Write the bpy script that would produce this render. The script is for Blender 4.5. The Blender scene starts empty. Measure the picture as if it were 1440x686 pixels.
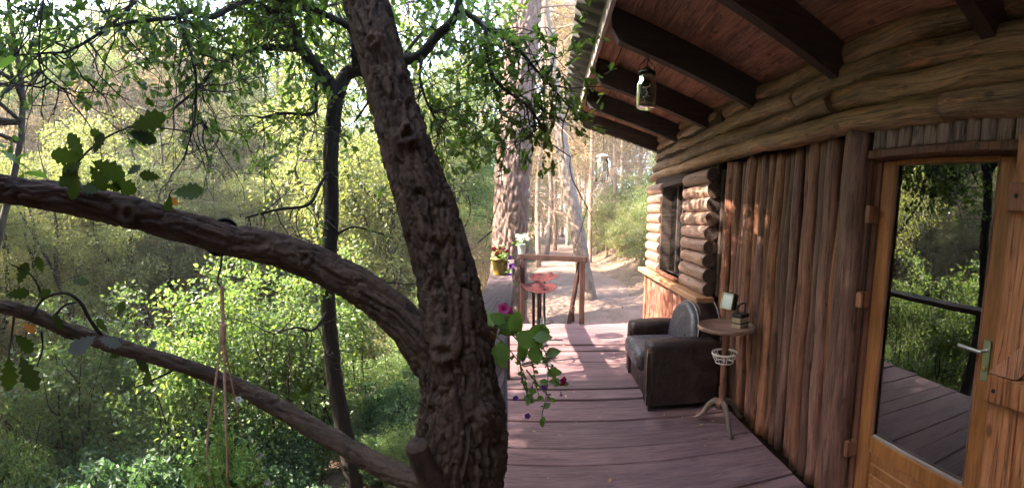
import bpy, bmesh, math, random
import numpy as np
from mathutils import Vector, Matrix, Euler
R = math.radians
scene = bpy.context.scene

# ------------------------------------------------------------------ camera
H = 1.55
YAW, PITCH, ROLL, FOC, CY = -0.0890, 0.1297, -0.0043, 610.2, 388.8     # fitted to deck boards, wall logs and verticals
def cam_axes():
    cy, sy, cp, sp = math.cos(YAW), math.sin(YAW), math.cos(PITCH), math.sin(PITCH)
    f = np.array([sy*cp, cy*cp, -sp]); r = np.array([cy, -sy, 0.0]); u = np.cross(r, f)
    c, s = math.cos(ROLL), math.sin(ROLL)
    return c*r + s*u, -s*r + c*u, f
CR, CU, CF = cam_axes()
cam = bpy.data.cameras.new('camera')
cam.type = 'PANO'
cam.panorama_type = 'CENTRAL_CYLINDRICAL'
cam.central_cylindrical_range_u_min = -720/FOC
cam.central_cylindrical_range_u_max = 720/FOC
cam.central_cylindrical_range_v_min = (CY-686)/FOC
cam.central_cylindrical_range_v_max = CY/FOC
cam.central_cylindrical_radius = 1.0
cam.clip_start = 0.02; cam.clip_end = 500
camo = bpy.data.objects.new('camera', cam)
scene.collection.objects.link(camo)
M4 = Matrix.Identity(4)
for i in range(3):
    M4[i][0] = CR[i]; M4[i][1] = CU[i]; M4[i][2] = -CF[i]
M4[2][3] = H
camo.matrix_world = M4
scene.camera = camo

# ------------------------------------------------------------------ sky, sun, exposure
SUN_EL = R(42); SUN_AZ = math.atan2(-0.95, -0.30)          # azimuth measured from +Y towards +X
world = bpy.data.worlds.new('World'); scene.world = world; world.use_nodes = True
wn = world.node_tree.nodes; wl = world.node_tree.links
sky = wn.new('ShaderNodeTexSky'); sky.sky_type = 'NISHITA'; sky.sun_disc = False
sky.sun_elevation = SUN_EL; sky.sun_rotation = SUN_AZ
sky.air_density = 1.0; sky.dust_density = 2.0; sky.ozone_density = 1.0
wl.new(sky.outputs[0], wn['Background'].inputs[0]); wn['Background'].inputs[1].default_value = 0.15
sd = bpy.data.lights.new('sun', 'SUN'); sd.energy = 3.6; sd.angle = R(0.55); sd.color = (1.0, 0.89, 0.73)
so = bpy.data.objects.new('sun', sd); scene.collection.objects.link(so)
sdir = Vector((math.sin(SUN_AZ)*math.cos(SUN_EL), math.cos(SUN_AZ)*math.cos(SUN_EL), math.sin(SUN_EL)))
so.rotation_euler = sdir.to_track_quat('Z', 'Y').to_euler(); so.location = (0, 0, 30)
vs = scene.view_settings
vs.view_transform = 'Standard'; vs.look = 'None'; vs.gamma = 1.0; vs.use_curve_mapping = False
vs.exposure = 4.0
cyc = scene.cycles
cyc.max_bounces = 5; cyc.diffuse_bounces = 3; cyc.glossy_bounces = 3; cyc.transmission_bounces = 4
cyc.transparent_max_bounces = 8; cyc.use_denoising = True
cyc.sample_clamp_indirect = 6.0; cyc.adaptive_threshold = 0.015
try: cyc.denoiser = 'OPENIMAGEDENOISE'
except Exception: pass

# ------------------------------------------------------------------ helpers
def P(px, py, d):
    """the point in direction of a photo pixel at horizontal distance d from where the photographer stood"""
    t = (px-720)/FOC; v = (CY-py)/FOC
    q = CR*math.sin(t) + CF*math.cos(t) + CU*v
    return np.array([0, 0, H]) + q*(d/math.hypot(q[0], q[1]))
def h3(ix, iy, iz, seed):
    n = (ix*374761393 + iy*668265263 + iz*2147483647 + seed*1274126177) & 0xffffffff
    n = ((n ^ (n >> 13))*1274126177) & 0xffffffff
    n = ((n ^ (n >> 16))*2246822519) & 0xffffffff
    return ((n ^ (n >> 15)) & 0xffffff)/float(0xffffff)
def vnoise(p, seed=0):
    p = np.asarray(p, float); i = np.floor(p).astype(np.int64); f = p - i; f = f*f*(3-2*f)
    out = 0
    for a in (0, 1):
        wa = f[:, 0] if a else 1-f[:, 0]
        for b in (0, 1):
            wb = f[:, 1] if b else 1-f[:, 1]
            for c in (0, 1):
                wc = f[:, 2] if c else 1-f[:, 2]
                out = out + wa*wb*wc*h3(i[:, 0]+a, i[:, 1]+b, i[:, 2]+c, seed)
    return out*2-1
def fbm(p, seed=0, o=4):
    s = 0; a = 0.5
    for k in range(o):
        s = s + a*vnoise(np.asarray(p)*(2**k), seed+k); a *= .5
    return s
def voro(p, seed=0):
    """F2-F1 of a 3D cell noise: 0 in the cracks between cells"""
    p = np.asarray(p, float); i = np.floor(p).astype(np.int64)
    f1 = np.full(len(p), 9.); f2 = np.full(len(p), 9.); idv = np.zeros(len(p))
    for a in (-1, 0, 1):
        for b in (-1, 0, 1):
            for c in (-1, 0, 1):
                j = i + np.array([a, b, c])
                q = np.stack([j[:, k] + h3(j[:, 0], j[:, 1], j[:, 2], seed+11*k) for k in range(3)], 1)
                d = np.sqrt(((q-p)**2).sum(1)); m = d < f1
                f2 = np.where(m, f1, np.minimum(f2, d)); f1 = np.where(m, d, f1)
                idv = np.where(m, h3(j[:, 0], j[:, 1], j[:, 2], seed+77), idv)
    return f2-f1, idv
def sstep(a, b, x):
    t = np.clip((np.asarray(x, float)-a)/(b-a), 0, 1); return t*t*(3-2*t)

ALL = []
def link(o, parent=None):
    scene.collection.objects.link(o)
    if parent is not None: o.parent = parent
    return o
def tag(o, label=None, cat=None, group=None, kind=None):
    if label: o['label'] = label
    if cat: o['category'] = cat
    if group: o['group'] = group
    if kind: o['kind'] = kind
    return o
def empty(name, loc=(0, 0, 0), rz=0, label=None, cat=None, group=None):
    o = bpy.data.objects.new(name, None); o.location = loc; o.rotation_euler = (0, 0, rz); o.empty_display_size = .1
    link(o); return tag(o, label, cat, group)
def mkmesh(name, v, f, mat, smooth=True, bc=None):
    me = bpy.data.meshes.new(name)
    v = np.asarray(v, np.float32)
    if isinstance(f, np.ndarray) and f.ndim == 2:
        n, k = f.shape
        me.vertices.add(len(v)); me.vertices.foreach_set('co', v.ravel())
        me.loops.add(n*k); me.loops.foreach_set('vertex_index', f.astype(np.int32).ravel())
        me.polygons.add(n); me.polygons.foreach_set('loop_start', np.arange(0, n*k, k, dtype=np.int32))
        me.update(calc_edges=True)
    else:
        me.from_pydata([tuple(map(float, q)) for q in v], [], [tuple(map(int, q)) for q in f]); me.update()
    if mat is not None: me.materials.append(mat)
    me.polygons.foreach_set('use_smooth', np.full(len(me.polygons), bool(smooth)))
    if bc is not None:
        at = me.attributes.new('bc', 'FLOAT_VECTOR', 'POINT'); at.data.foreach_set('vector', np.asarray(bc, np.float32).ravel())
    return me
def obj(name, me, parent=None, loc=None, rot=None):
    o = bpy.data.objects.new(name, me)
    if loc is not None: o.location = loc
    if rot is not None: o.rotation_euler = rot
    return link(o, parent)
class MB:
    """collects shapes into one mesh"""
    def __init__(s): s.v = []; s.f = []; s.n = 0; s.bc = []
    def add(s, v, f, bc=None):
        v = np.asarray(v, float).reshape(-1, 3); s.v.append(v)
        for q in f: s.f.append(tuple(int(i)+s.n for i in q))
        s.bc.append(v if bc is None else np.asarray(bc)); s.n += len(v); return s
    def tube(s, pts, rad, seg=8, n=None, cap=True): return s.add(*tube(pts, rad, seg, n, cap))
    def box(s, lo, hi, bev=0.0, M=None):
        v, f = boxvf(lo, hi, bev)
        if M is not None: v = [M @ Vector(q) for q in v]
        return s.add(v, f)
    def build(s, name, mat, parent=None, smooth=True, loc=None, rot=None):
        me = mkmesh(name, np.concatenate(s.v), s.f, mat, smooth, np.concatenate(s.bc))
        return obj(name, me, parent, loc, rot)
def boxvf(lo, hi, bev=0.0, seg=1):
    bm = bmesh.new()
    bmesh.ops.create_cube(bm, size=1.0)
    lo = Vector(lo); hi = Vector(hi)
    for q in bm.verts:
        q.co = Vector([lo[i] + (q.co[i]+.5)*(hi[i]-lo[i]) for i in range(3)])
    if bev > 0: bmesh.ops.bevel(bm, geom=bm.edges[:], offset=bev, segments=seg, affect='EDGES', profile=.5)
    bm.verts.index_update()
    v = [tuple(q.co) for q in bm.verts]; f = [[x.index for x in q.verts] for q in bm.faces]
    bm.free(); return v, f
def box(name, lo, hi, mat, parent=None, bev=0.004, seg=1, smooth=False, loc=None, rot=None):
    v, f = boxvf(lo, hi, bev, seg)
    return obj(name, mkmesh(name, v, f, mat, smooth, v), parent, loc, rot)
def resample(pts, n):
    pts = np.asarray(pts, float)
    if len(pts) == 2:
        t = np.linspace(0, 1, n)[:, None]; return pts[0]*(1-t) + pts[1]*t
    q = np.vstack([2*pts[0]-pts[1], pts, 2*pts[-1]-pts[-2]])
    m = len(pts)-1; u = np.linspace(0, m-1e-9, n); k = u.astype(int); t = (u-k)[:, None]
    a, b, c, d = q[k], q[k+1], q[k+2], q[k+3]
    return .5*(2*b + (c-a)*t + (2*a-5*b+4*c-d)*t**2 + (3*b-a-3*c+d)*t**3)
def tube(pts, rad, seg=8, n=None, cap=True, disp=None):
    pts = np.asarray(pts, float); n = n or len(pts)
    rad = np.asarray(rad, float) if np.ndim(rad) else np.full(len(pts), float(rad))
    c = resample(pts, n) if n != len(pts) or len(pts) > 2 else pts.copy()
    r = np.interp(np.linspace(0, 1, n), np.linspace(0, 1, len(rad)), rad)
    T = np.gradient(c, axis=0); T /= np.linalg.norm(T, axis=1)[:, None]+1e-12
    s = np.concatenate([[0], np.cumsum(np.linalg.norm(np.diff(c, axis=0), axis=1))])
    a = np.array([1., 0, 0]) if abs(T[0][0]) < .8 else np.array([0, 1., 0])
    N = np.empty_like(T)
    for i in range(n):
        a = a - T[i]*(a@T[i]); a /= np.linalg.norm(a); N[i] = a
    B = np.cross(T, N)
    th = np.arange(seg)*2*math.pi/seg
    ct = np.cos(th)[None, :, None]; st = np.sin(th)[None, :, None]
    rd = N[:, None]*ct + B[:, None]*st
    bc = np.stack([np.cos(th)[None]*r[:, None], np.sin(th)[None]*r[:, None], np.repeat(s[:, None], seg, 1)], 2)
    rr = np.repeat(r[:, None], seg, 1)
    if disp is not None: rr = rr + disp(bc.reshape(-1, 3)).reshape(n, seg)
    v = (c[:, None] + rd*rr[:, :, None]).reshape(-1, 3)
    i, j = np.meshgrid(np.arange(n-1), np.arange(seg), indexing='ij')
    f = np.stack([i*seg+j, i*seg+(j+1) % seg, (i+1)*seg+(j+1) % seg, (i+1)*seg+j], 2).reshape(-1, 4)
    fl = [tuple(q) for q in f]
    if cap: fl += [tuple(range(seg-1, -1, -1)), tuple(range((n-1)*seg, n*seg))]
    return v, fl, bc.reshape(-1, 3)
def lathe(prof, seg=24, cap=True):
    v = []; f = []; n = len(prof)
    for r, z in prof:
        for k in range(seg):
            t = 2*math.pi*k/seg; v.append((r*math.cos(t), r*math.sin(t), z))
    for i in range(n-1):
        for k in range(seg):
            f.append((i*seg+k, i*seg+(k+1) % seg, (i+1)*seg+(k+1) % seg, (i+1)*seg+k))
    if cap: f += [tuple(range(seg-1, -1, -1)), tuple(range((n-1)*seg, n*seg))]
    return v, f
def xf(v, loc=(0, 0, 0), rot=(0, 0, 0), sc=1):
    M = Matrix.Translation(loc) @ Euler(rot).to_matrix().to_4x4() @ Matrix.Scale(sc, 4)
    return [tuple(M @ Vector(q)) for q in v]

# ------------------------------------------------------------------ materials
def nodes(name):
    m = bpy.data.materials.new(name); m.use_nodes = True
    nt = m.node_tree; return m, nt.nodes, nt.links, nt.nodes['Principled BSDF'], nt.nodes['Material Output']
def ramp(N, cols):
    r = N.new('ShaderNodeValToRGB'); e = r.color_ramp.elements
    while len(e) < len(cols): e.new(.5)
    for k, (p, c) in zip(e, cols): k.position = p; k.color = (*c, 1)
    return r
def coords(N, L, scale, attr=True, rnd=True):
    if attr:
        a = N.new('ShaderNodeAttribute'); a.attribute_name = 'bc'; src = a.outputs['Vector']
    else:
        a = N.new('ShaderNodeNewGeometry'); src = a.outputs['Position']
    if rnd:
        oi = N.new('ShaderNodeObjectInfo'); mu = N.new('ShaderNodeMath'); mu.operation = 'MULTIPLY'; mu.inputs[1].default_value = 37.0
        L.new(oi.outputs['Random'], mu.inputs[0])
        ad = N.new('ShaderNodeVectorMath'); ad.operation = 'ADD'; L.new(src, ad.inputs[0]); L.new(mu.outputs[0], ad.inputs[1]); src = ad.outputs[0]
    mp = N.new('ShaderNodeMapping'); mp.inputs['Scale'].default_value = scale; L.new(src, mp.inputs[0]); return mp.outputs[0]
def noise(N, L, vec, scale, detail=5, rough=.6, dist=0):
    t = N.new('ShaderNodeTexNoise'); t.inputs['Scale'].default_value = scale; t.inputs['Detail'].default_value = detail
    t.inputs['Roughness'].default_value = rough; t.inputs['Distortion'].default_value = dist; L.new(vec, t.inputs['Vector']); return t.outputs['Fac']
def mixc(N, L, fac, a, b, mode='MIX'):
    m = N.new('ShaderNodeMix'); m.data_type = 'RGBA'; m.blend_type = mode
    for s, i in ((fac, 0), (a, 6), (b, 7)):
        if hasattr(s, 'is_linked'): L.new(s, m.inputs[i])
        elif i == 0: m.inputs[0].default_value = s
        else: m.inputs[i].default_value = (*s, 1)
    return m.outputs[2]
def bump(N, L, h, st, dist=.01, prev=None):
    b = N.new('ShaderNodeBump'); b.inputs['Strength'].default_value = st; b.inputs['Distance'].default_value = dist
    L.new(h, b.inputs['Height'])
    if prev is not None: L.new(prev, b.inputs['Normal'])
    return b.outputs[0]
def wood(name, dark, mid, light, axis=2, rough=(.4, .65), grain=1.0, spot=None, attr=True, vary=.5, spotamt=(.55, .7), coat=0, cracks=1.0, spec=.45):
    m, N, L, B, O = nodes(name)
    sc = [42., 42., 42.]; sc[axis] = 3.2
    v = coords(N, L, [q*grain for q in sc], attr)
    sc2 = [9., 9., 9.]; sc2[axis] = 1.6
    v2 = coords(N, L, sc2, attr)
    n1 = noise(N, L, v, 1.6, 8, .72, .25); n2 = noise(N, L, v2, 1.5, 4, .6)
    c = ramp(N, [(.36, dark), (.5, mid), (.66, light)]); L.new(n1, c.inputs[0])
    col = c.outputs[0]
    c2 = ramp(N, [(.36, tuple(q*.5 for q in mid)), (.66, light)]); L.new(n2, c2.inputs[0])
    col = mixc(N, L, .45, col, c2.outputs[0])
    if spot is not None:
        n3 = noise(N, L, v2, 2.4, 6, .7, 1.0); r3 = ramp(N, [(spotamt[0], (0, 0, 0)), (spotamt[1], (1, 1, 1))]); L.new(n3, r3.inputs[0])
        col = mixc(N, L, r3.outputs[0], col, spot)
    sc3 = [22., 22., 22.]; sc3[axis] = .9
    nk = noise(N, L, coords(N, L, sc3, attr), 1.0, 3, .5, .3); rk = ramp(N, [(.476, (1, 1, 1)), (.5, (.15, .13, .13)), (.524, (1, 1, 1))]); L.new(nk, rk.inputs[0])
    col = mixc(N, L, .75*cracks, col, rk.outputs[0], 'MULTIPLY')
    sc4 = [9., 9., 9.]; sc4[axis] = 4.5
    vk = N.new('ShaderNodeTexVoronoi'); vk.inputs['Scale'].default_value = 1.0; L.new(coords(N, L, sc4, attr), vk.inputs['Vector'])
    rv = ramp(N, [(.10, (.25, .2, .18)), (.17, (1, 1, 1))]); L.new(vk.outputs['Distance'], rv.inputs[0]); col = mixc(N, L, .8*cracks, col, rv.outputs[0], 'MULTIPLY')
    oi = N.new('ShaderNodeObjectInfo'); hs = N.new('ShaderNodeHueSaturation')
    mr = N.new('ShaderNodeMapRange'); mr.inputs[3].default_value = 1-vary*.6; mr.inputs[4].default_value = 1+vary*.6
    L.new(oi.outputs['Random'], mr.inputs[0]); L.new(mr.outputs[0], hs.inputs['Value']); L.new(col, hs.inputs['Color'])
    mu2 = N.new('ShaderNodeMath'); mu2.operation = 'MULTIPLY'; mu2.inputs[1].default_value = 13.7; fr2 = N.new('ShaderNodeMath'); fr2.operation = 'FRACT'; L.new(oi.outputs['Random'], mu2.inputs[0]); L.new(mu2.outputs[0], fr2.inputs[0])
    ms = N.new('ShaderNodeMapRange'); ms.inputs[3].default_value = 1-.22*vary; ms.inputs[4].default_value = 1+.16*vary; L.new(fr2.outputs[0], ms.inputs[0]); L.new(ms.outputs[0], hs.inputs['Saturation'])
    mh = N.new('ShaderNodeMapRange'); mh.inputs[3].default_value = .5-.016*vary; mh.inputs[4].default_value = .5+.004*vary; L.new(fr2.outputs[0], mh.inputs[0]); L.new(mh.outputs[0], hs.inputs['Hue'])
    L.new(hs.outputs[0], B.inputs['Base Color'])
    rr = N.new('ShaderNodeMapRange'); rr.inputs[3].default_value = rough[0]; rr.inputs[4].default_value = rough[1]
    L.new(n2, rr.inputs[0]); L.new(rr.outputs[0], B.inputs['Roughness'])
    b1 = bump(N, L, n1, .9, .006); b2 = bump(N, L, n2, .4, .02, b1); L.new(bump(N, L, rk.outputs[0], .6*cracks, .006, b2), B.inputs['Normal'])
    B.inputs['Specular IOR Level'].default_value = spec
    if coat: B.inputs['Coat Weight'].default_value = coat; B.inputs['Coat Roughness'].default_value = .25
    return m
def plain(name, col, rough=.5, metal=0, amt=.25, scale=20, bmp=.15, spec=.5):
    m, N, L, B, O = nodes(name)
    v = coords(N, L, (1, 1, 1), False, False)
    n = noise(N, L, v, scale, 5, .65)
    r = ramp(N, [(.3, tuple(q*(1-amt) for q in col)), (.7, tuple(min(1, q*(1+amt)) for q in col))]); L.new(n, r.inputs[0])
    L.new(r.outputs[0], B.inputs['Base Color']); B.inputs['Roughness'].default_value = rough; B.inputs['Metallic'].default_value = metal; B.inputs['Specular IOR Level'].default_value = spec
    if bmp: L.new(bump(N, L, n, bmp, .003), B.inputs['Normal'])
    return m
def leafmat(name, cols, trans, tr=.45, rough=.45, spec=.4):
    m, N, L, B, O = nodes(name)
    g = N.new('ShaderNodeNewGeometry'); oi = N.new('ShaderNodeObjectInfo')
    r = ramp(N, [(i/(len(cols)-1)*.9+.05, c) for i, c in enumerate(cols)]); L.new(g.outputs['Random Per Island'], r.inputs[0])
    hs = N.new('ShaderNodeHueSaturation'); mr = N.new('ShaderNodeMapRange'); mr.inputs[3].default_value = .75; mr.inputs[4].default_value = 1.25
    L.new(oi.outputs['Random'], mr.inputs[0]); L.new(mr.outputs[0], hs.inputs['Value']); L.new(r.outputs[0], hs.inputs['Color'])
    L.new(hs.outputs[0], B.inputs['Base Color']); B.inputs['Roughness'].default_value = rough; B.inputs['Specular IOR Level'].default_value = spec
    t = N.new('ShaderNodeBsdfTranslucent')
    tc = mixc(N, L, 1.0, hs.outputs[0], trans, 'MULTIPLY'); L.new(tc, t.inputs['Color'])
    mx = N.new('ShaderNodeMixShader'); mx.inputs[0].default_value = tr
    L.new(B.outputs[0], mx.inputs[1]); L.new(t.outputs[0], mx.inputs[2]); L.new(mx.outputs[0], O.inputs['Surface'])
    return m
def barkmat(name, dark, mid, light, s=(40, 40, 9), cell=18, rough=.85, moss=None, b=.7):
    m, N, L, B, O = nodes(name)
    v = coords(N, L, tuple(q*3 for q in s)); v3 = coords(N, L, (26, 26, 10))
    n1 = noise(N, L, v, 1.2, 6, .7, .8); n2 = noise(N, L, v3, 1.3, 5, .65)
    c = ramp(N, [(.3, dark), (.52, mid), (.75, light)]); L.new(n1, c.inputs[0])
    c2 = ramp(N, [(.35, dark), (.68, light)]); L.new(n2, c2.inputs[0])
    col = mixc(N, L, .4, c.outputs[0], c2.outputs[0])
    pa = N.new('ShaderNodeAttribute'); pa.attribute_name = 'plate'
    col = mixc(N, L, pa.outputs['Fac'], col, tuple(min(1, q*1.25) for q in light))
    if moss:
        n4 = noise(N, L, v3, 2.6, 6, .75, .5); r4 = ramp(N, [(.6, (0, 0, 0)), (.72, (1, 1, 1))]); L.new(n4, r4.inputs[0]); col = mixc(N, L, r4.outputs[0], col, moss)
    L.new(col, B.inputs['Base Color']); B.inputs['Roughness'].default_value = rough; B.inputs['Specular IOR Level'].default_value = .25
    L.new(bump(N, L, n1, b, .006), B.inputs['Normal'])
    return m

M = {}
M['log_v'] = wood('log_vertical', (0.0414, 0.01656, 0.01104), (0.1656, 0.06624, 0.03864), (0.3496, 0.1702, 0.1104), 2, (.30, .55), 1, (0.3312, 0.1472, 0.0736), spotamt=(.62, .72), vary=.9)
M['log_h'] = wood('log_horizontal', (.035, .020, .012), (.165, .092, .048), (.37, .24, .15), 2, (.30, .55), 1, (.46, .20, .095), spotamt=(.57, .66), vary=.4)
M['log_w'] = wood('log_window', (0.1152, 0.0576, 0.0396), (0.2592, 0.144, 0.1008), (0.3744, 0.2376, 0.18), 2, (.25, .45), 1, vary=.3)
M['log_end'] = wood('log_end', (.02, .012, .01), (.05, .03, .022), (.09, .055, .04), 2, (.6, .8))
M['redplank'] = wood('red_plank', (0.07, 0.0245, 0.0154), (0.182, 0.063, 0.0385), (0.294, 0.126, 0.084), 2, (.4, .6), 1)
M['oldorange'] = wood('orange_plank', (0.1584, 0.0504, 0.0252), (0.3312, 0.1224, 0.054), (0.4464, 0.216, 0.1152), 2, (.35, .6), .8, (0.1152, 0.0432, 0.0288), vary=.3, spotamt=(.6, .7))
M['doorwood'] = wood('door_pine', (0.2025, 0.0675, 0.01875), (0.3, 0.1125, 0.03225), (0.375, 0.1575, 0.0525), 2, (.3, .45), .8, vary=.12, cracks=.25)
M['sillwood'] = wood('sill_wood', (0.196, 0.084, 0.0315), (0.322, 0.154, 0.07), (0.42, 0.231, 0.119), 1, (.4, .6), .8, vary=.15, cracks=.25)
M['jamb'] = wood('jamb_wood', (0.0675, 0.02625, 0.015), (0.15, 0.06, 0.03375), (0.24, 0.105, 0.06), 2, (.45, .65), .8)
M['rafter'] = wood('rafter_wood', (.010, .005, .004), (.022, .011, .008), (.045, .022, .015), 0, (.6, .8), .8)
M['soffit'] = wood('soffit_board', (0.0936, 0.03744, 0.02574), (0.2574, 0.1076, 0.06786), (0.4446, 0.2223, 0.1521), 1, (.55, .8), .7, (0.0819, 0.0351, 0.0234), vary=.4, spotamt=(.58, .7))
M['fascia'] = wood('fascia_board', (0.18, 0.132, 0.114), (0.276, 0.216, 0.198), (0.348, 0.288, 0.264), 1, (.6, .8), 1, vary=.1, cracks=.25)
M['deck'] = wood('deck_paint', (0.0732, 0.03962, 0.04392), (0.1248, 0.07061, 0.07664), (0.1851, 0.1154, 0.1205), 0, (.42, .68), 1.0, (0.1894, 0.1205, 0.1163), vary=.34, spotamt=(.64, .78), attr=False, cracks=.4, spec=0.22)
M['rail'] = wood('rail_wood', (0.04125, 0.027, 0.0285), (0.07125, 0.048, 0.051), (0.105, 0.075, 0.07875), 1, (.5, .7), .9, vary=.1, spec=0.12)
M['railred'] = wood('rail_red_shaded', (0.01114, 0.003713, 0.003156), (0.02413, 0.008352, 0.006684), (0.03712, 0.01577, 0.013), 2, (.45, .65), .9, vary=.2, spec=0.2)  # base colour lowered to stand in for shade at the deck end
M['dark'] = plain('dark_interior', (.012, .009, .008), .9)
M['backing'] = plain('wall_backing', (.03, .016, .012), .9)
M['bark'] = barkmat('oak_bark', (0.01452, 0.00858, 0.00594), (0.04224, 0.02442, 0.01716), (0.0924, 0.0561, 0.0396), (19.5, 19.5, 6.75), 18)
M['bark_low'] = barkmat('oak_branch_bark', (0.02, 0.0128, 0.0088), (0.06, 0.0368, 0.0248), (0.12, 0.08, 0.056), (24, 24, 8), 18, moss=(0.176, 0.104, 0.04))
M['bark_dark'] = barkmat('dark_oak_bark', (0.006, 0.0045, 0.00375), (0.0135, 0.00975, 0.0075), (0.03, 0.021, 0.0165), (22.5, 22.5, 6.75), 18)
M['bark_pine'] = barkmat('pine_bark', (0.0544, 0.03072, 0.02304), (0.128, 0.08, 0.06272), (0.2176, 0.1504, 0.1248), (12.8, 12.8, 3.2), 9)
M['bark_pale'] = barkmat('pale_bark', (0.0825, 0.05625, 0.0435), (0.165, 0.12, 0.09375), (0.2475, 0.1913, 0.1575), (10.5, 10.5, 3.75), 9)
M['bark_twig'] = barkmat('twig_bark', (.012, .009, .007), (.03, .021, .016), (.06, .042, .032), (30, 30, 9), 18)
M['bark_dry'] = barkmat('dry_twig_bark', (.11, .065, .042), (.22, .14, .095), (.34, .23, .165), (20, 20, 9), 18)
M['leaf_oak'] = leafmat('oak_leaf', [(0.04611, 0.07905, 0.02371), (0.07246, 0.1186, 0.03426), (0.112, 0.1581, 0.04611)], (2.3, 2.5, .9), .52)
M['leaf_yg'] = leafmat('yellow_green_leaf', [(.07, .092, .034), (.108, .126, .052), (.17, .165, .08)], (1.9, 1.9, .9), .5)
M['leaf_green'] = leafmat('green_leaf', [(.05, .085, .03), (.08, .12, .045), (.12, .15, .06)], (1.9, 2.0, .9), .48)
M['leaf_gold'] = leafmat('golden_leaf', [(0.153, 0.117, 0.063), (0.234, 0.171, 0.099), (0.324, 0.225, 0.1395)], (1.7, 1.5, .9), .45)
M['leaf_blue'] = leafmat('bluish_leaf', [(0.036, 0.072, 0.032), (0.056, 0.1, 0.0464), (0.08, 0.124, 0.064)], (1.6, 1.9, .9), .42, .45, .3)
M['leaf_pet'] = leafmat('petunia_leaf', [(0.0525, 0.1155, 0.02625), (0.084, 0.1575, 0.03675), (0.126, 0.1995, 0.0525)], (1.8, 1.9, .7), .48)
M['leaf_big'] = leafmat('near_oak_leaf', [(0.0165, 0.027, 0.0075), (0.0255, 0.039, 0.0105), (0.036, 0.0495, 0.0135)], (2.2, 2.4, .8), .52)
M['needle'] = leafmat('dry_needle', [(.16, .10, .06), (.22, .15, .08), (.17, .16, .06)], (1.5, 1.4, 1.0), .4)
M['litter'] = leafmat('fallen_leaf', [(.14, .08, .05), (.24, .14, .09), (.32, .21, .14)], (1.2, 1.0, .8), .2)

# ------------------------------------------------------------------ terrain
def path_x(y): return 0.95 - 0.125*(y-6.5) + 0.006*(y-6.5)**2
def terrain(x, y):
    x = np.asarray(x, float); y = np.asarray(y, float)
    lx = -x - .55 + np.clip(-(y-6.8)*.06, -.8, .3)
    left = -0.80 - 1.40*sstep(0, 4.6, lx)
    left = left + 0.30*np.clip(lx-8.5, 0, 40) + .10*np.clip(lx-14, 0, 40)
    px = path_x(np.clip(y, 6.5, 24)); dx = x-px
    right = -.12 + .02*np.clip(y-6.5, 0, 40) + .42*np.clip(dx-1.3, 0, 9) + .12*np.clip(dx-10, 0, 30)
    leftp = -.12 + .02*np.clip(y-6.5, 0, 40) - .35*np.clip(-dx-1.1, 0, 3.2) + .22*np.clip(-dx-7, 0, 30)
    ahead = np.where(dx > 0, right, leftp)
    w = sstep(5.2, 9.0, y + .25*np.clip(x, -4, 0))
    under = -.80 + 0*x
    near = np.where(x > -.55, under, left)
    z = near*(1-w) + ahead*w
    dd = np.abs(dx)
    p = np.stack([x*.35, y*.35, 0*x], -1).reshape(-1, 3)
    nz = fbm(p, 3, 4).reshape(x.shape)*.35
    q = np.where(y > 6, sstep(.8, 2.5, dd), 1)*np.where((x > -.6) & (y < 6.6), 0.15, 1)
    return z + nz*q
def gz(x, y): return float(terrain(np.array([x]), np.array([y]))[0])
def ground_material():
    m, N, L, B, O = nodes('ground')
    v = coords(N, L, (1, 1, 1), False, False)
    n1 = noise(N, L, v, .9, 6, .7); n2 = noise(N, L, v, 14, 5, .7); n3 = noise(N, L, v, 60, 3, .6)
    c = ramp(N, [(.36, (.05, .03, .02)), (.5, (.12, .072, .05)), (.64, (.22, .135, .10))]); L.new(n2, c.inputs[0])
    c2 = ramp(N, [(.4, (.045, .045, .02)), (.6, (.17, .105, .075))]); L.new(n1, c2.inputs[0])
    col = mixc(N, L, .5, c.outputs[0], c2.outputs[0]); L.new(col, B.inputs['Base Color']); B.inputs['Roughness'].default_value = .95
    L.new(bump(N, L, n3, .6, .03, bump(N, L, n2, .6, .06)), B.inputs['Normal']); return m
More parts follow.
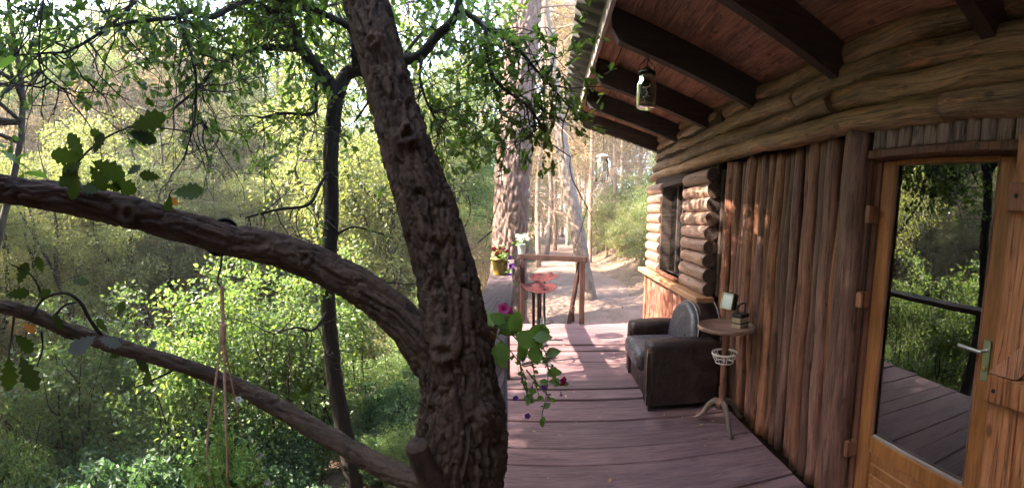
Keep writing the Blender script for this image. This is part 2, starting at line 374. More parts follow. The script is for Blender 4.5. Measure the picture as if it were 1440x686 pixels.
def build_ground():
    def axis(lo, hi, a, b, fine, coarse):
        v = [lo]
        while v[-1] < hi: v.append(v[-1] + (fine if a < v[-1] < b else coarse))
        return np.array(v)
    xs = axis(-70, 70, -9, 8, .2, 1.6); ys = axis(-40, 110, -2, 20, .2, 1.6)
    X, Y = np.meshgrid(xs, ys, indexing='ij'); Z = terrain(X, Y)
    v = np.stack([X, Y, Z], -1).reshape(-1, 3); n, k = X.shape
    i, j = np.meshgrid(np.arange(n-1), np.arange(k-1), indexing='ij')
    f = np.stack([i*k+j, (i+1)*k+j, (i+1)*k+j+1, i*k+j+1], -1).reshape(-1, 4)
    tag(obj('ground', mkmesh('ground', v, f, ground_material())), kind='structure')
    # the beaten earth path
    m, N, L, B, O = nodes('path_earth'); vv = coords(N, L, (1, 1, 1), False, False)
    n1 = noise(N, L, vv, 2.2, 6, .7); n2 = noise(N, L, vv, 30, 4, .7)
    c = ramp(N, [(.36, (.08, .046, .033)), (.5, (.14, .088, .066)), (.64, (.20, .135, .105))]); L.new(n1, c.inputs[0])
    c2 = ramp(N, [(.4, (.07, .04, .028)), (.6, (.19, .125, .097))]); L.new(n2, c2.inputs[0])
    L.new(mixc(N, L, .4, c.outputs[0], c2.outputs[0]), B.inputs['Base Color']); B.inputs['Roughness'].default_value = .95
    L.new(bump(N, L, n2, .5, .02), B.inputs['Normal'])
    ys = np.arange(6.3, 30, .25); rows = []
    rng = np.random.default_rng(4)
    for y in ys:
        w0 = .95 + .12*math.sin(y*1.7) ; w1 = 1.25 + .2*math.sin(y*1.1+2) + (.5 if y < 9 else 0)
        xx = np.linspace(path_x(y)-w0, path_x(y)+w1, 14)
        zz = terrain(xx, np.full(14, y)) + .02; zz[0] -= .05; zz[-1] -= .05
        rows.append(np.stack([xx, np.full(14, y), zz], -1))
    v = np.concatenate(rows); n = len(ys); i, j = np.meshgrid(np.arange(n-1), np.arange(13), indexing='ij')
    f = np.stack([i*14+j, i*14+j+1, (i+1)*14+j+1, (i+1)*14+j], -1).reshape(-1, 4)
    tag(obj('path', mkmesh('path', v, f, m)), kind='structure')
build_ground()

# ------------------------------------------------------------------ deck
DECK0, DECK1, BW = -1.95, 6.45, .205
def edge_x(y): return -.43 - .06*max(y, 0) - (.25 if y < .6 else 0)
def build_deck():
    d = tag(empty('deck'), kind='structure')
    rng = random.Random(2)
    y = 2.3827 - BW*math.floor((2.3827-DECK0)/BW)
    while y < DECK1-.05:
        x0 = edge_x(y+.1) + rng.uniform(-.015, .015); x1 = 1.49 if y+.1 < 3.7 else 1.40
        if .60 < y+.1 < 1.08: x0 = -.045
        me_lo = (x0, y+rng.choice([.003, .003, .004, .006]), -.032); me_hi = (x1, y+BW-rng.choice([.003, .003, .004, .006]), 0)
        o = box('board', me_lo, me_hi, M['deck'], d, .004)
        o.location.z = rng.uniform(-.004, .003); o.rotation_euler = (rng.uniform(-.004, .004), rng.uniform(-.001, .001), rng.uniform(-.003, .003))
        y += BW
    for x in (-.30, .55, 1.35):
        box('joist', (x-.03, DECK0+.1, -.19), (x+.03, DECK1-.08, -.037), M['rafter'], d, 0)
    for x, y in ((-.36, 1.4), (-.55, 4.0), (-.62, 6.1), (1.3, .2), (1.3, 4), (1.3, 6.1), (.5, 6.1)):
        g = gz(x, y); box('post', (x-.05, y-.05, g-.1), (x+.05, y+.05, -.19), M['rafter'], d, 0)
build_deck()

# ------------------------------------------------------------------ cabin
def logtube(a, b, r, seed, seg=20, wob=.010, taper=.08, per=.09, rd=.07):
    rng = np.random.default_rng(seed); a = np.asarray(a, float); b = np.asarray(b, float)
    Ln = np.linalg.norm(b-a); n = max(8, int(Ln/per)); t = np.linspace(0, 1, n)
    c = a + (b-a)*t[:, None]
    off = np.stack([fbm(np.stack([t*Ln*1.6, 0*t, 0*t+k*9.1], 1), seed, 3) for k in range(3)], 1)*wob*2
    c = c + off
    rad = r*(1 + taper*(.5-t)*rng.choice([-1, 1]) + .13*fbm(np.stack([t*Ln*2.5, 0*t, 0*t+44.], 1), seed, 3))
    knots = [(rng.uniform(0, Ln), rng.uniform(0, 6.28), rng.uniform(.02, .045), rng.uniform(.1, .25)) for _ in range(int(Ln*2.2)+1)]
    def disp(bc):
        o = rd*r*fbm(bc*np.array([14, 14, 2.2]), seed+5, 3)
        th = np.arctan2(bc[:, 1], bc[:, 0])
        for s, k, w, h in knots:
            dth = np.angle(np.exp(1j*(th-k)))*r
            o = o + h*.6*r*np.exp(-(dth**2 + (bc[:, 2]-s)**2)/(w*w)*2)
        return o
    return tube(c, rad, seg, n, True, disp)
def logobj(name, a, b, r, seed, mat, parent, **k):
    v, f, bc = logtube(a, b, r, seed, **k)
    return obj(name, mkmesh(name, v, f, mat, True, bc), parent)
def cap_flat(o):
    for p in o.data.polygons:
        if len(p.vertices) > 4: p.use_smooth = False
    return o
def zraf(x, y): return 2.44 + .035*(y-3.1) + .285*(1.53-x)
def build_cabin():
    c = empty('log_cabin', (0, 0, 0), label='log cabin wall with rough vertical and horizontal logs under a deep eave', cat='cabin')
    rng = random.Random(11)
    # backing and interior
    box('wall_backing', (1.662, 1.79, -.2), (1.70, 3.80, 2.55), M['backing'], c, 0)
    box('wall_backing', (1.50, 3.80, -.2), (1.55, 4.56, 2.6), M['backing'], c, 0)
    box('wall_backing', (1.50, 5.50, -.2), (1.55, 6.22, 2.6), M['backing'], c, 0)
    box('wall_backing', (1.50, 4.56, -.2), (1.55, 5.50, .84), M['backing'], c, 0)
    box('wall_backing', (1.50, 4.56, 2.02), (1.55, 5.50, 2.6), M['backing'], c, 0)
    box('wall_backing', (1.655, -2.4, -.2), (1.70, .86, 2.55), M['backing'], c, 0)
    box('wall_backing', (1.655, .86, 1.99), (1.70, 1.79, 2.55), M['backing'], c, 0)
    box('end_wall', (1.551, 6.17, -.6), (4.6, 6.22, 2.75), M['backing'], c, 0)
    box('end_wall', (1.701, -2.4, -.6), (4.6, -2.35, 2.75), M['backing'], c, 0)
    box('back_wall', (4.55, -2.34, -.6), (4.6, 6.16, 2.75), M['backing'], c, 0)
    box('interior_floor', (1.72, -2.3, -.12), (4.5, 6.1, -.06), M['dark'], c, 0)
    box('interior_ceiling', (1.72, -2.3, 2.36), (4.5, 6.1, 2.40), M['dark'], c, 0)
    # vertical logs between the door and the window bay
    y = 3.74; k = 0; ys = []
    while y > 1.99:
        r = rng.uniform(.036, .051); y -= r
        ys.append((y, r)); y -= r*1.30
    for y, r in ys:
        x = 1.585 + rng.uniform(-.02, .018)
        a = (x + rng.uniform(-.012, .0), y, -.03 + rng.uniform(0, .03)); b = (x + rng.uniform(-.01, .01), y + rng.uniform(-.01, .01), 2.10)
        logobj('log', a, b, r, 100+k, M['log_v'], c, wob=.012, rd=.09); k += 1
    logobj('log', (1.545, 1.855, -.02), (1.535, 1.835, 2.09), .092, 140, M['log_v'], c, wob=.012)
    for i in range(14):
        logobj('log', (1.60, -.05-i*.115, -.02), (1.60, -.05-i*.115, 2.1), .056, 150+i, M['log_v'], c, wob=.01)
    # long horizontal courses
    def zc(z, y): return z + .010*(y-2)
    rows = [(2.158, .066, 1.505, [(6.42, 1.26), (1.25, -2.3)]), (2.288, .072, 1.525, [(6.36, 2.06), (2.05, -2.3)]),
            (2.425, .070, 1.535, [(6.30, 2.52), (2.51, -2.3)]), (2.555, .070, 1.56, [(6.24, -2.3)]), (2.68, .066, 1.575, [(6.2, -2.3)]), (2.80, .066, 1.58, [(6.2, -2.3)])]
    for ri, (z, r, x, segs) in enumerate(rows):
        for si, (y0, y1) in enumerate(segs):
            cap_flat(logobj('log', (x, y0, zc(z, y0)), (x+rng.uniform(-.01, .01), y1, zc(z, y1)), r*(.95 if si == 0 else 1.0), 200+ri*5+si, M['log_h'], c, wob=.022, per=.06, rd=.10, seg=26))
    # window bay: stacked short logs either side of the opening
    for i in range(9):
        z = .945 + i*.132
        o = logobj('log', (1.455, 3.765+rng.uniform(-.012, .012), z), (1.455, 4.53, z), .067, 300+i, M['log_w'], c, wob=.005, per=.06); cap_flat(o)
        o.data.materials.append(M['log_end'])
        for p in o.data.polygons:
            if len(p.vertices) > 4: p.material_index = 1
        o = logobj('log', (1.455, 5.53, z), (1.455, 6.26+rng.uniform(-.02, .02), z), .067, 320+i, M['log_w'], c, wob=.005, per=.06); cap_flat(o)
    box('corner_trim', (1.53, 3.735, .88), (1.60, 3.80, 2.06), M['log_end'], c, .004)
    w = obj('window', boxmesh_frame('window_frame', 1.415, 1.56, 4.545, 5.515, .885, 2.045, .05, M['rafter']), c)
    box('pane', (1.535, 4.62, .94), (1.541, 5.05, 1.99), M['pane'], w, 0); box('pane', (1.535, 5.09, .94), (1.541, 5.44, 1.99), M['pane'], w, 0)
    box('mullion', (1.50, 5.05, .935), (1.548, 5.09, 1.995), M['rafter'], w, .003)
    box('sash', (1.44, 4.596, .936), (1.50, 4.64, 1.994), M['redplank'], w, .003)
    box('sash_sill', (1.36, 4.60, .905), (1.50, 5.46, .935), M['redplank'], w, .003)
    box('window_sill', (1.315, 3.71, .815), (1.50, 6.38, .878), M['sillwood'], c, .008)
    y = 3.765; k = 0
    while y < 6.2:
        r = rng.uniform(.030, .045); y += r
        logobj('log', (1.445, y, -.03), (1.445+rng.uniform(-.006, .006), y, .822), r, 340+k, M['redplank'], c, wob=.006, seg=12, per=.1); k += 1; y += r*.96
    box('corner_post', (1.39, 6.2, -.3), (1.46, 6.27, .815), M['redplank'], c, .006)
    # rafters, soffit, fascia, roof sheet
    for i, y in enumerate((-1.04, 0.0, 1.04, 2.08, 3.12, 4.16, 5.20, 6.24)):
        mb = MB(); x0, x1 = 1.9, .40
        yo = y - .03*(i > 2) + (.10 if i == 7 else 0)
        v = []
        for x, dz0 in ((x0, 0), (x1+.05, 0), (x1, .07), (x1, .2), (x0, .2)):
            for s in (-.036, .036): v.append((x, (y if x > 1 else yo)+s, zraf(x, y)+dz0))
        f = [(0, 2, 3, 1), (2, 4, 5, 3), (4, 6, 7, 5), (6, 8, 9, 7), (8, 0, 1, 9), (0, 8, 6, 4, 2), (1, 3, 5, 7, 9)]
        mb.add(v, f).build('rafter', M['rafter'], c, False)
    x = .385; i = 0
    while x < 2.2:
        w_ = rng.uniform(.17, .21)
        for (y0, y1) in ((-1.9, rng.choice([2.06, 3.1])), (None, 6.56+rng.uniform(-.02, .02))):
            if y0 is None: y0 = prev+.006
            prev = y1
            v = [(xx, yy, zraf(xx, yy)+.203+dz) for dz in (0, .02) for xx in (x+.003, x+w_-.003) for yy in (y0, y1)]
            f = [(0, 1, 3, 2), (4, 6, 7, 5), (0, 4, 5, 1), (2, 3, 7, 6), (0, 2, 6, 4), (1, 5, 7, 3)]
            mb = MB(); mb.add(v, f).build('roof_board', M['soffit'], c, False)
        x += w_
    v = [(xx, yy, zraf(.37, yy)+dz) for dz in (.10, .235) for xx in (.355, .382) for yy in (-1.9, 6.6)]
    MB().add(v, [(0, 1, 3, 2), (4, 6, 7, 5), (0, 4, 5, 1), (2, 3, 7, 6), (0, 2, 6, 4), (1, 5, 7, 3)]).build('fascia', M['fascia'], c, False)
    ys = np.arange(-2.0, 6.72, .0125); xs = np.array([.17, .4, .8, 1.4, 2.0, 3.0, 4.7])
    v = []; f = []
    for X in xs:
        ph = ys/.21*2*math.pi; wv = np.clip(np.sin(ph)*1.7, -1, 1)*.021
        for yy, w_ in zip(ys, wv): v.append((X, yy, zraf(max(X, -9), yy)*1 + .262 + w_ if X < 2.05 else zraf(2.05, yy)+.262+w_+(X-2.05)*-.2))
    n = len(ys)
    for i in range(len(xs)-1):
        for j in range(n-1): f.append((i*n+j, i*n+j+1, (i+1)*n+j+1, (i+1)*n+j))
    sh = MB().add(v, f).build('roof_sheet', M['sheet'], c)
    so_ = sh.modifiers.new('thick', 'SOLIDIFY'); so_.thickness = .004
    # door opening: jamb, lintel, stub logs
    box('jamb', (1.535, 1.745, -.03), (1.66, 1.79, 1.985), M['jamb'], c, .005)
    box('jamb', (1.57, 1.705, -.03), (1.655, 1.744, 1.95), M['redplank'], c, .004)
    box('jamb', (1.56, .852, -.03), (1.655, .885, 1.95), M['jamb'], c, .004)
    box('lintel', (1.50, .40, 1.951), (1.64, 1.744, 1.992), M['jamb'], c, .005)
    y = 1.73; k = 0
    while y > -.1:
        r = rng.uniform(.036, .046); y -= r
        cap_flat(logobj('log_stub', (1.545, y, 1.993), (1.545, y, 2.12), r, 400+k, M['log_s'], c, wob=.002, per=.03, seg=16)); k += 1; y -= r
    box('threshold', (1.49, .88, -.03), (1.66, 1.70, .045), M['fascia'], c, .005)
    # glazed door
    d = empty('door', (0, 0, 0)); d.parent = c
    X0, X1 = 1.575, 1.62
    box('stile', (X0, 1.606, .06), (X1, 1.70, 1.948), M['doorwood'], d, .006)
    box('stile', (X0, .888, .06), (X1, .99, 1.948), M['doorwood'], d, .006)
    box('door_rail', (X0, .9905, .06), (X1, 1.6055, .15), M['doorwood'], d, .004)
    box('door_rail', (X0, .9905, .40), (X1, 1.6055, .487), M['doorwood'], d, .004)
    box('door_rail', (X0+.002, .9905, 1.925), (X1, 1.6055, 1.948), M['doorwood'], d, .002)
    for i in range(4): box('door_panel', (X0+.014, .9905, .1505+i*.0624), (X1-.01, 1.6055, .1505+i*.0624+.0618), M['doorwood'], d, .006)
    box('glazing_bead', (X0+.006, 1.592, .488), (X0+.02, 1.6055, 1.924), M['jamb'], d, .002)
    box('glazing_bead', (X0+.006, .9905, .488), (X0+.02, 1.004, 1.924), M['jamb'], d, .002)
    box('glazing_bead', (X0+.004, 1.0045, .488), (X0+.022, 1.5915, .50), M['fascia'], d, .002)
    box('pane', (X0+.024, .991, .4875), (X0+.032, 1.605, 1.9245), M['pane'], d, 0)
    h = box('handle', (X0-.008, .925, .985), (X0-.0005, .965, 1.165), M['steel'], d, .003)
    mb = MB(); mb.tube([(X0-.006, .945, 1.12), (X0-.05, .945, 1.12), (X0-.058, .955, 1.12), (X0-.06, 1.0, 1.122), (X0-.058, 1.06, 1.125)], .0085, 10, 20); mb.build('lever', M['steel'], h)
    v, f = lathe([(.011, 0), (.011, .008), (.004, .009)], 14); MB().add(xf(v, (X0-.008, .945, 1.04), (0, -math.pi/2, 0)), f).build('lock_cylinder', M['brass'], h)
    for z in (.34, 1.62):
        b = box('latch', (1.50, 1.695, z), (1.572, 1.725, z+.09), M['jamb'], d, .004)
    b = box('latch', (1.50, 1.70, 1.17), (1.565, 1.742, 1.255), M['oldorange'], d, .006)
    v, f, q = tube([(1.52, 1.70, .2), (1.52, 1.70, 1.7)], .004, 6, 2); obj('bolt_rod', mkmesh('bolt_rod', v, f, M['iron']), d)
    # outer plank door folded back against the wall
    s = empty('plank_shutter', (0, 0, 0)); s.parent = c
    yy = .848
    for i in range(5):
        w_ = [.135, .165, .15, .16, .17][i]
        o = box('plank', (1.462, yy-w_+.003, .03), (1.498, yy, 2.0), M['oldorange'], s, .005); yy -= w_
    for z in (1.70, .42):
        box('brace', (1.428, .845-.77, z), (1.4615, .845, z+.11), M['oldorange'], s, .006)
    for z0, z1 in ((.96, 1.07),):
        box('brace', (1.428, .845-.77, z0), (1.4615, .85, z1), M['oldorange'], s, .006)
    v = [(x, y, z) for x in (1.4285, 1.461) for (y, z) in ((.845, 1.075), (.72, 1.075), (.10, 1.69), (.22, 1.69))]
    MB().add(v, [(0, 1, 2, 3), (4, 7, 6, 5), (0, 4, 5, 1), (1, 5, 6, 2), (2, 6, 7, 3), (3, 7, 4, 0)]).build('brace', M['oldorange'], s, False)
    for z in (1.76, 1.01, .48):
        for y in (.81, .66): v, f = lathe([(.009, 0), (.008, .004), (.003, .005)], 10); MB().add(xf(v, (1.428, y, z), (0, -math.pi/2, 0)), f).build('bolt', M['iron'], s)
    return c
def boxmesh_frame(name, x0, x1, y0, y1, z0, z1, w, mat):
    mb = MB()
    mb.box((x0, y0, z0), (x1, y0+w, z1), .003); mb.box((x0, y1-w, z0), (x1, y1, z1), .003)
    mb.box((x0+.002, y0+w+.0005, z0), (x1-.002, y1-w-.0005, z0+w), .003); mb.box((x0+.002, y0+w+.0005, z1-w), (x1-.002, y1-w-.0005, z1), .003)
    return mkmesh(name, np.concatenate(mb.v), mb.f, mat, False, np.concatenate(mb.bc))
def glassmat(name, ior, tint, rough=0.0):
    m, N, L, B, O = nodes(name); N.remove(B)
    t = N.new('ShaderNodeBsdfTransparent'); t.inputs[0].default_value = (*tint, 1)
    g = N.new('ShaderNodeBsdfGlossy'); g.inputs['Roughness'].default_value = rough
    fr = N.new('ShaderNodeFresnel'); fr.inputs[0].default_value = ior
    v = coords(N, L, (1, 1, 1), False, False); nn = noise(N, L, v, 1.5, 2, .5); L.new(bump(N, L, nn, .03, .05), g.inputs['Normal'])
    mx = N.new('ShaderNodeMixShader'); L.new(fr.outputs[0], mx.inputs[0]); L.new(t.outputs[0], mx.inputs[1]); L.new(g.outputs[0], mx.inputs[2])
    L.new(mx.outputs[0], O.inputs['Surface']); return m
M['pane'] = glassmat('window_glass', 4.2, (.55, .6, .58))
M['jarglass'] = glassmat('jar_glass', 1.5, (.9, .94, .93))
M['log_s'] = wood('log_stub', (.10, .062, .058), (.20, .135, .125), (.33, .25, .24), 2, (.35, .6), 1.3, vary=.4)
M['sheet'] = plain('roof_sheet', (.09, .085, .085), .55, 0, .3, 8)
M['steel'] = plain('brushed_steel', (.6, .58, .55), .3, 1, .1, 40, .05)
M['brass'] = plain('brass', (.5, .38, .2), .35, 1, .1, 40, .05)
M['iron'] = plain('black_iron', (.02, .018, .018), .5, .6, .3, 40)
cabin = build_cabin()

# ------------------------------------------------------------------ the near oak (voxel-merged trunk and limbs, bark in relief)
def skeleton(pts, n):
    c = resample([p[:3] for p in pts], n); r = np.interp(np.linspace(0, 1, n), np.linspace(0, 1, len(pts)), [p[3] for p in pts]); return c, r
def px_path(rows, k=.95):
    out = []
    for px, py, d, w in rows:
        q = P(px, py, d); out.append((q[0], q[1], q[2], w*k/2/FOC*d))
    return out
def merged_wood(name, paths, voxel, cell, amp, mat, parent, seed=0, smooth_it=2, knots=()):
    mb = MB(); SK = []
    for i, pts in enumerate(paths):
        n = max(12, len(pts)*10); c, r = skeleton(pts, n)
        v, f, bc = tube(c, r, 24, n); mb.add(v, f)
        T = np.gradient(c, axis=0); T /= np.linalg.norm(T, axis=1)[:, None]
        s = np.concatenate([[0], np.cumsum(np.linalg.norm(np.diff(c, axis=0), axis=1))]) + i*7.3
        a = np.array([1., 0, 0]) if abs(T[0][0]) < .8 else np.array([0, 1., 0]); N = np.empty_like(T)
        for k in range(n):
            a = a - T[k]*(a@T[k]); a /= np.linalg.norm(a); N[k] = a
        SK.append((c, T, N, np.cross(T, N), s, r))
    me = mkmesh(name+'_raw', np.concatenate(mb.v), mb.f, None)
    o = bpy.data.objects.new(name+'_raw', me); scene.collection.objects.link(o)
    md = o.modifiers.new('r', 'REMESH'); md.mode = 'VOXEL'; md.voxel_size = voxel
    sm = o.modifiers.new('s', 'SMOOTH'); sm.factor = .6; sm.iterations = smooth_it
    dg = bpy.context.evaluated_depsgraph_get(); ev = o.evaluated_get(dg); m2 = ev.to_mesh()
    nv = len(m2.vertices); v = np.empty(nv*3, np.float32); m2.vertices.foreach_get('co', v); v = v.reshape(-1, 3).astype(float)
    nr = np.empty(nv*3, np.float32); m2.vertices.foreach_get('normal', nr); nr = nr.reshape(-1, 3).astype(float)
    nf = len(m2.polygons); li = np.empty(len(m2.loops), np.int32); m2.loops.foreach_get('vertex_index', li); f = li.reshape(nf, 4)
    ev.to_mesh_clear(); bpy.data.objects.remove(o); bpy.data.meshes.remove(me)
    C, T, N, B, S, RR = [np.concatenate([q[k] for q in SK]) for k in range(6)]
    idx = np.empty(nv, int)
    for a in range(0, nv, 20000):
        d = np.linalg.norm(v[a:a+20000, None]-C[None], axis=2) - RR[None]; idx[a:a+20000] = d.argmin(1)
    dv = v-C[idx]; x = (dv*N[idx]).sum(1); y = (dv*B[idx]).sum(1); th = np.arctan2(y, x); r = RR[idx]
    s = S[idx] + (dv*T[idx]).sum(1)
    bc = np.stack([np.cos(th)*r, np.sin(th)*r, s], 1)
    q = bc*np.array(cell); wq = np.stack([fbm(q*.8+k*17.1, seed+k, 2) for k in range(3)], 1)*.55
    F, idv = voro(q+wq, seed+3)
    F2, _ = voro(q*np.array([.8, .8, 2.6])+wq*1.2, seed+9)
    am = amp*np.clip(r/.08, .35, 1.1)
    qw = bc*np.array([cell[0]*.75, cell[1]*.75, cell[2]*.55]) + np.stack([fbm(bc*np.array([22, 22, 9])+k*5.3, seed+20+k, 2) for k in range(3)], 1)*.9
    r1 = np.abs(fbm(qw, seed+31, 3)); r2 = np.abs(fbm(qw*np.array([2.1, 2.1, 1.6])+7.7, seed+37, 2))
    d = am*(1.1*sstep(.005, .13, r1) - .85) + am*.55*(sstep(0, .16, r2)-.7) + am*.30*(sstep(0, .16, F2)-.8) + am*.45*fbm(q*2.6, seed+5, 3) + am*.8*fbm(bc*np.array([7, 7, 4]), seed+8, 2)
    for kp, kr, kh in knots:
        e = np.linalg.norm(v-np.asarray(kp), axis=1)/kr; d = d + kh*(np.exp(-((e-1)/.45)**2) - 1.3*np.exp(-(e/.55)**2) + .5*np.exp(-(e/2.2)**2))
    v = v + nr*d[:, None]
    me = mkmesh(name, v, f, mat, True, bc); at = me.attributes.new('plate', 'FLOAT', 'POINT'); at.data.foreach_set('value', (idv**2*.30).astype(np.float32))
    return obj(name, me, parent)
LEAF_PROF = [(0, .012), (.05, .02), (.14, .07), (.24, .17), (.29, .11), (.40, .25), (.47, .165), (.60, .31), (.68, .20), (.78, .26), (.86, .15), (.95, .12), (1, .0)]
LEAF_PROF_LO = [(0, .02), (.22, .16), (.32, .12), (.55, .29), (.68, .19), (.84, .22), (1, 0)]
def leaf_vf(prof, curl=.10, fold=.12):
    v = []; f = []
    for y, w in prof:
        z = -curl*y*y; v += [(-w, y, z+fold*w), (0, y, z), (w, y, z+fold*w)]
    for i in range(len(prof)-1):
        a = i*3; f += [(a, a+1, a+4, a+3), (a+1, a+2, a+5, a+4)]
    return np.array(v), f
LEAF_V, LEAF_F = leaf_vf(LEAF_PROF); LEAFL_V, LEAFL_F = leaf_vf(LEAF_PROF_LO, .15, .2)
def frame_leaves(base, dr, nm, ln, V):
    """copies of a leaf outline: base points, growing directions, normals, lengths"""
    dr = dr/np.linalg.norm(dr, axis=1)[:, None]; nm = nm - dr*(nm*dr).sum(1)[:, None]; nm /= np.linalg.norm(nm, axis=1)[:, None]+1e-9
    sd_ = np.cross(dr, nm)
    return base[:, None] + ln[:, None, None]*(V[None, :, 0:1]*sd_[:, None] + V[None, :, 1:2]*dr[:, None] + V[None, :, 2:3]*nm[:, None])
def many(V, F, base, dr, nm, ln):
    q = frame_leaves(base, dr, nm, ln, V); n = len(base); F = np.array(F)
    return q.reshape(-1, 3), (F[None] + (np.arange(n)*len(V))[:, None, None]).reshape(-1, F.shape[1])
RHOMB_V = np.array([(0, 0, 0), (-.24, .45, .07), (0, 1, -.12), (.24, .45, .07)]); RHOMB_F = [(0, 3, 2), (0, 2, 1)]
BROAD_V = np.array([(0, 0, 0), (-.30, .3, .06), (-.26, .66, .03), (0, 1, -.14), (.26, .66, .03), (.30, .3, .06)]); BROAD_F = [(0, 5, 4), (0, 4, 3), (0, 3, 2), (0, 2, 1)]

def place_leaf(parent, px, py, d, size_px, ang, tilt=.3, mat=None, rng=random, name='leaf'):
    """one large leaf: its stalk end at a pixel, growing at angle ang (degrees, 0 = right, 90 = up in the picture plane)"""
    p = Vector(P(px, py, d)); view = (p - Vector((0, 0, H))).normalized()
    right = view.cross(Vector((0, 0, 1))).normalized(); up = right.cross(view)
    dr = (right*math.cos(R(ang)) + up*math.sin(R(ang)) + view*rng.uniform(-.3, .3)).normalized()
    nm = (-view + right*rng.uniform(-tilt, tilt) + up*rng.uniform(-tilt, tilt+.2)); nm = (nm - dr*nm.dot(dr)).normalized(); sd_ = dr.cross(nm)
    s = size_px/FOC*d
    Mx = Matrix(((sd_.x, dr.x, nm.x, p.x), (sd_.y, dr.y, nm.y, p.y), (sd_.z, dr.z, nm.z, p.z), (0, 0, 0, 1))) @ Matrix.Scale(s, 4)
    o = bpy.data.objects.new(name, mat); link(o, parent); o.matrix_world = Mx; return o
big_leaf = mkmesh('leaf', LEAF_V, LEAF_F, M['leaf_big'])
big_leaf_pale = mkmesh('leaf', LEAF_V, LEAF_F, None)
big_leaf_pale.materials.append(leafmat('pale_leaf_back', [(.11, .125, .12), (.15, .16, .155)], (1, 1.1, .9), .25))
big_leaf_orange = mkmesh('leaf', LEAF_V, LEAF_F, None)
big_leaf_orange.materials.append(leafmat('orange_leaf', [(.5, .2, .03), (.55, .25, .04)], (1.2, .9, .5), .4))

def sprays(paths, rng, sub_every, sub_len, leaf_len, gap=.035, droop=.5, spread=1.0, skip=.0, twig_r=.0022):
    """side twigs with leaves along 3D polylines; returns twig MB, and leaf arrays"""
    mb = MB(); LB, LD, LN, LL = [], [], [], []
    for pts in paths:
        pts = np.asarray(pts, float); Ln = np.linalg.norm(np.diff(pts, axis=0), axis=1).sum(); n = max(2, int(Ln/sub_every)); c = resample(pts, n+1)
        for i in range(n+1):
            if rng.random() < skip: continue
            t = c[min(i+1, n)]-c[max(i-1, 0)]; t /= np.linalg.norm(t)+1e-9
            dr = t*.7 + rng.normal(0, 1, 3)*spread; dr[2] -= droop*rng.random(); dr /= np.linalg.norm(dr)
            L_ = sub_len*rng.uniform(.4, 1.3); k = max(3, int(L_/gap))
            q = [c[i]]; dd = dr.copy()
            for j in range(k):
                dd = dd + rng.normal(0, .16, 3); dd[2] -= .05*droop; dd /= np.linalg.norm(dd); q.append(q[-1]+dd*L_/k)
                if j > 0:
                    for s in range(1 + (rng.random() < .6) + (j == k-1)):
                        ld = dd + rng.normal(0, .8, 3); ld[2] -= .05; LB.append(q[-1]); LD.append(ld); LN.append(np.array([0, 0, 1.]) + rng.normal(0, .55, 3)); LL.append(leaf_len*rng.uniform(.6, 1.25))
            mb.tube(q, np.linspace(twig_r, twig_r*.45, len(q)), 4)
    return mb, [np.array(x) for x in (LB, LD, LN, LL)]

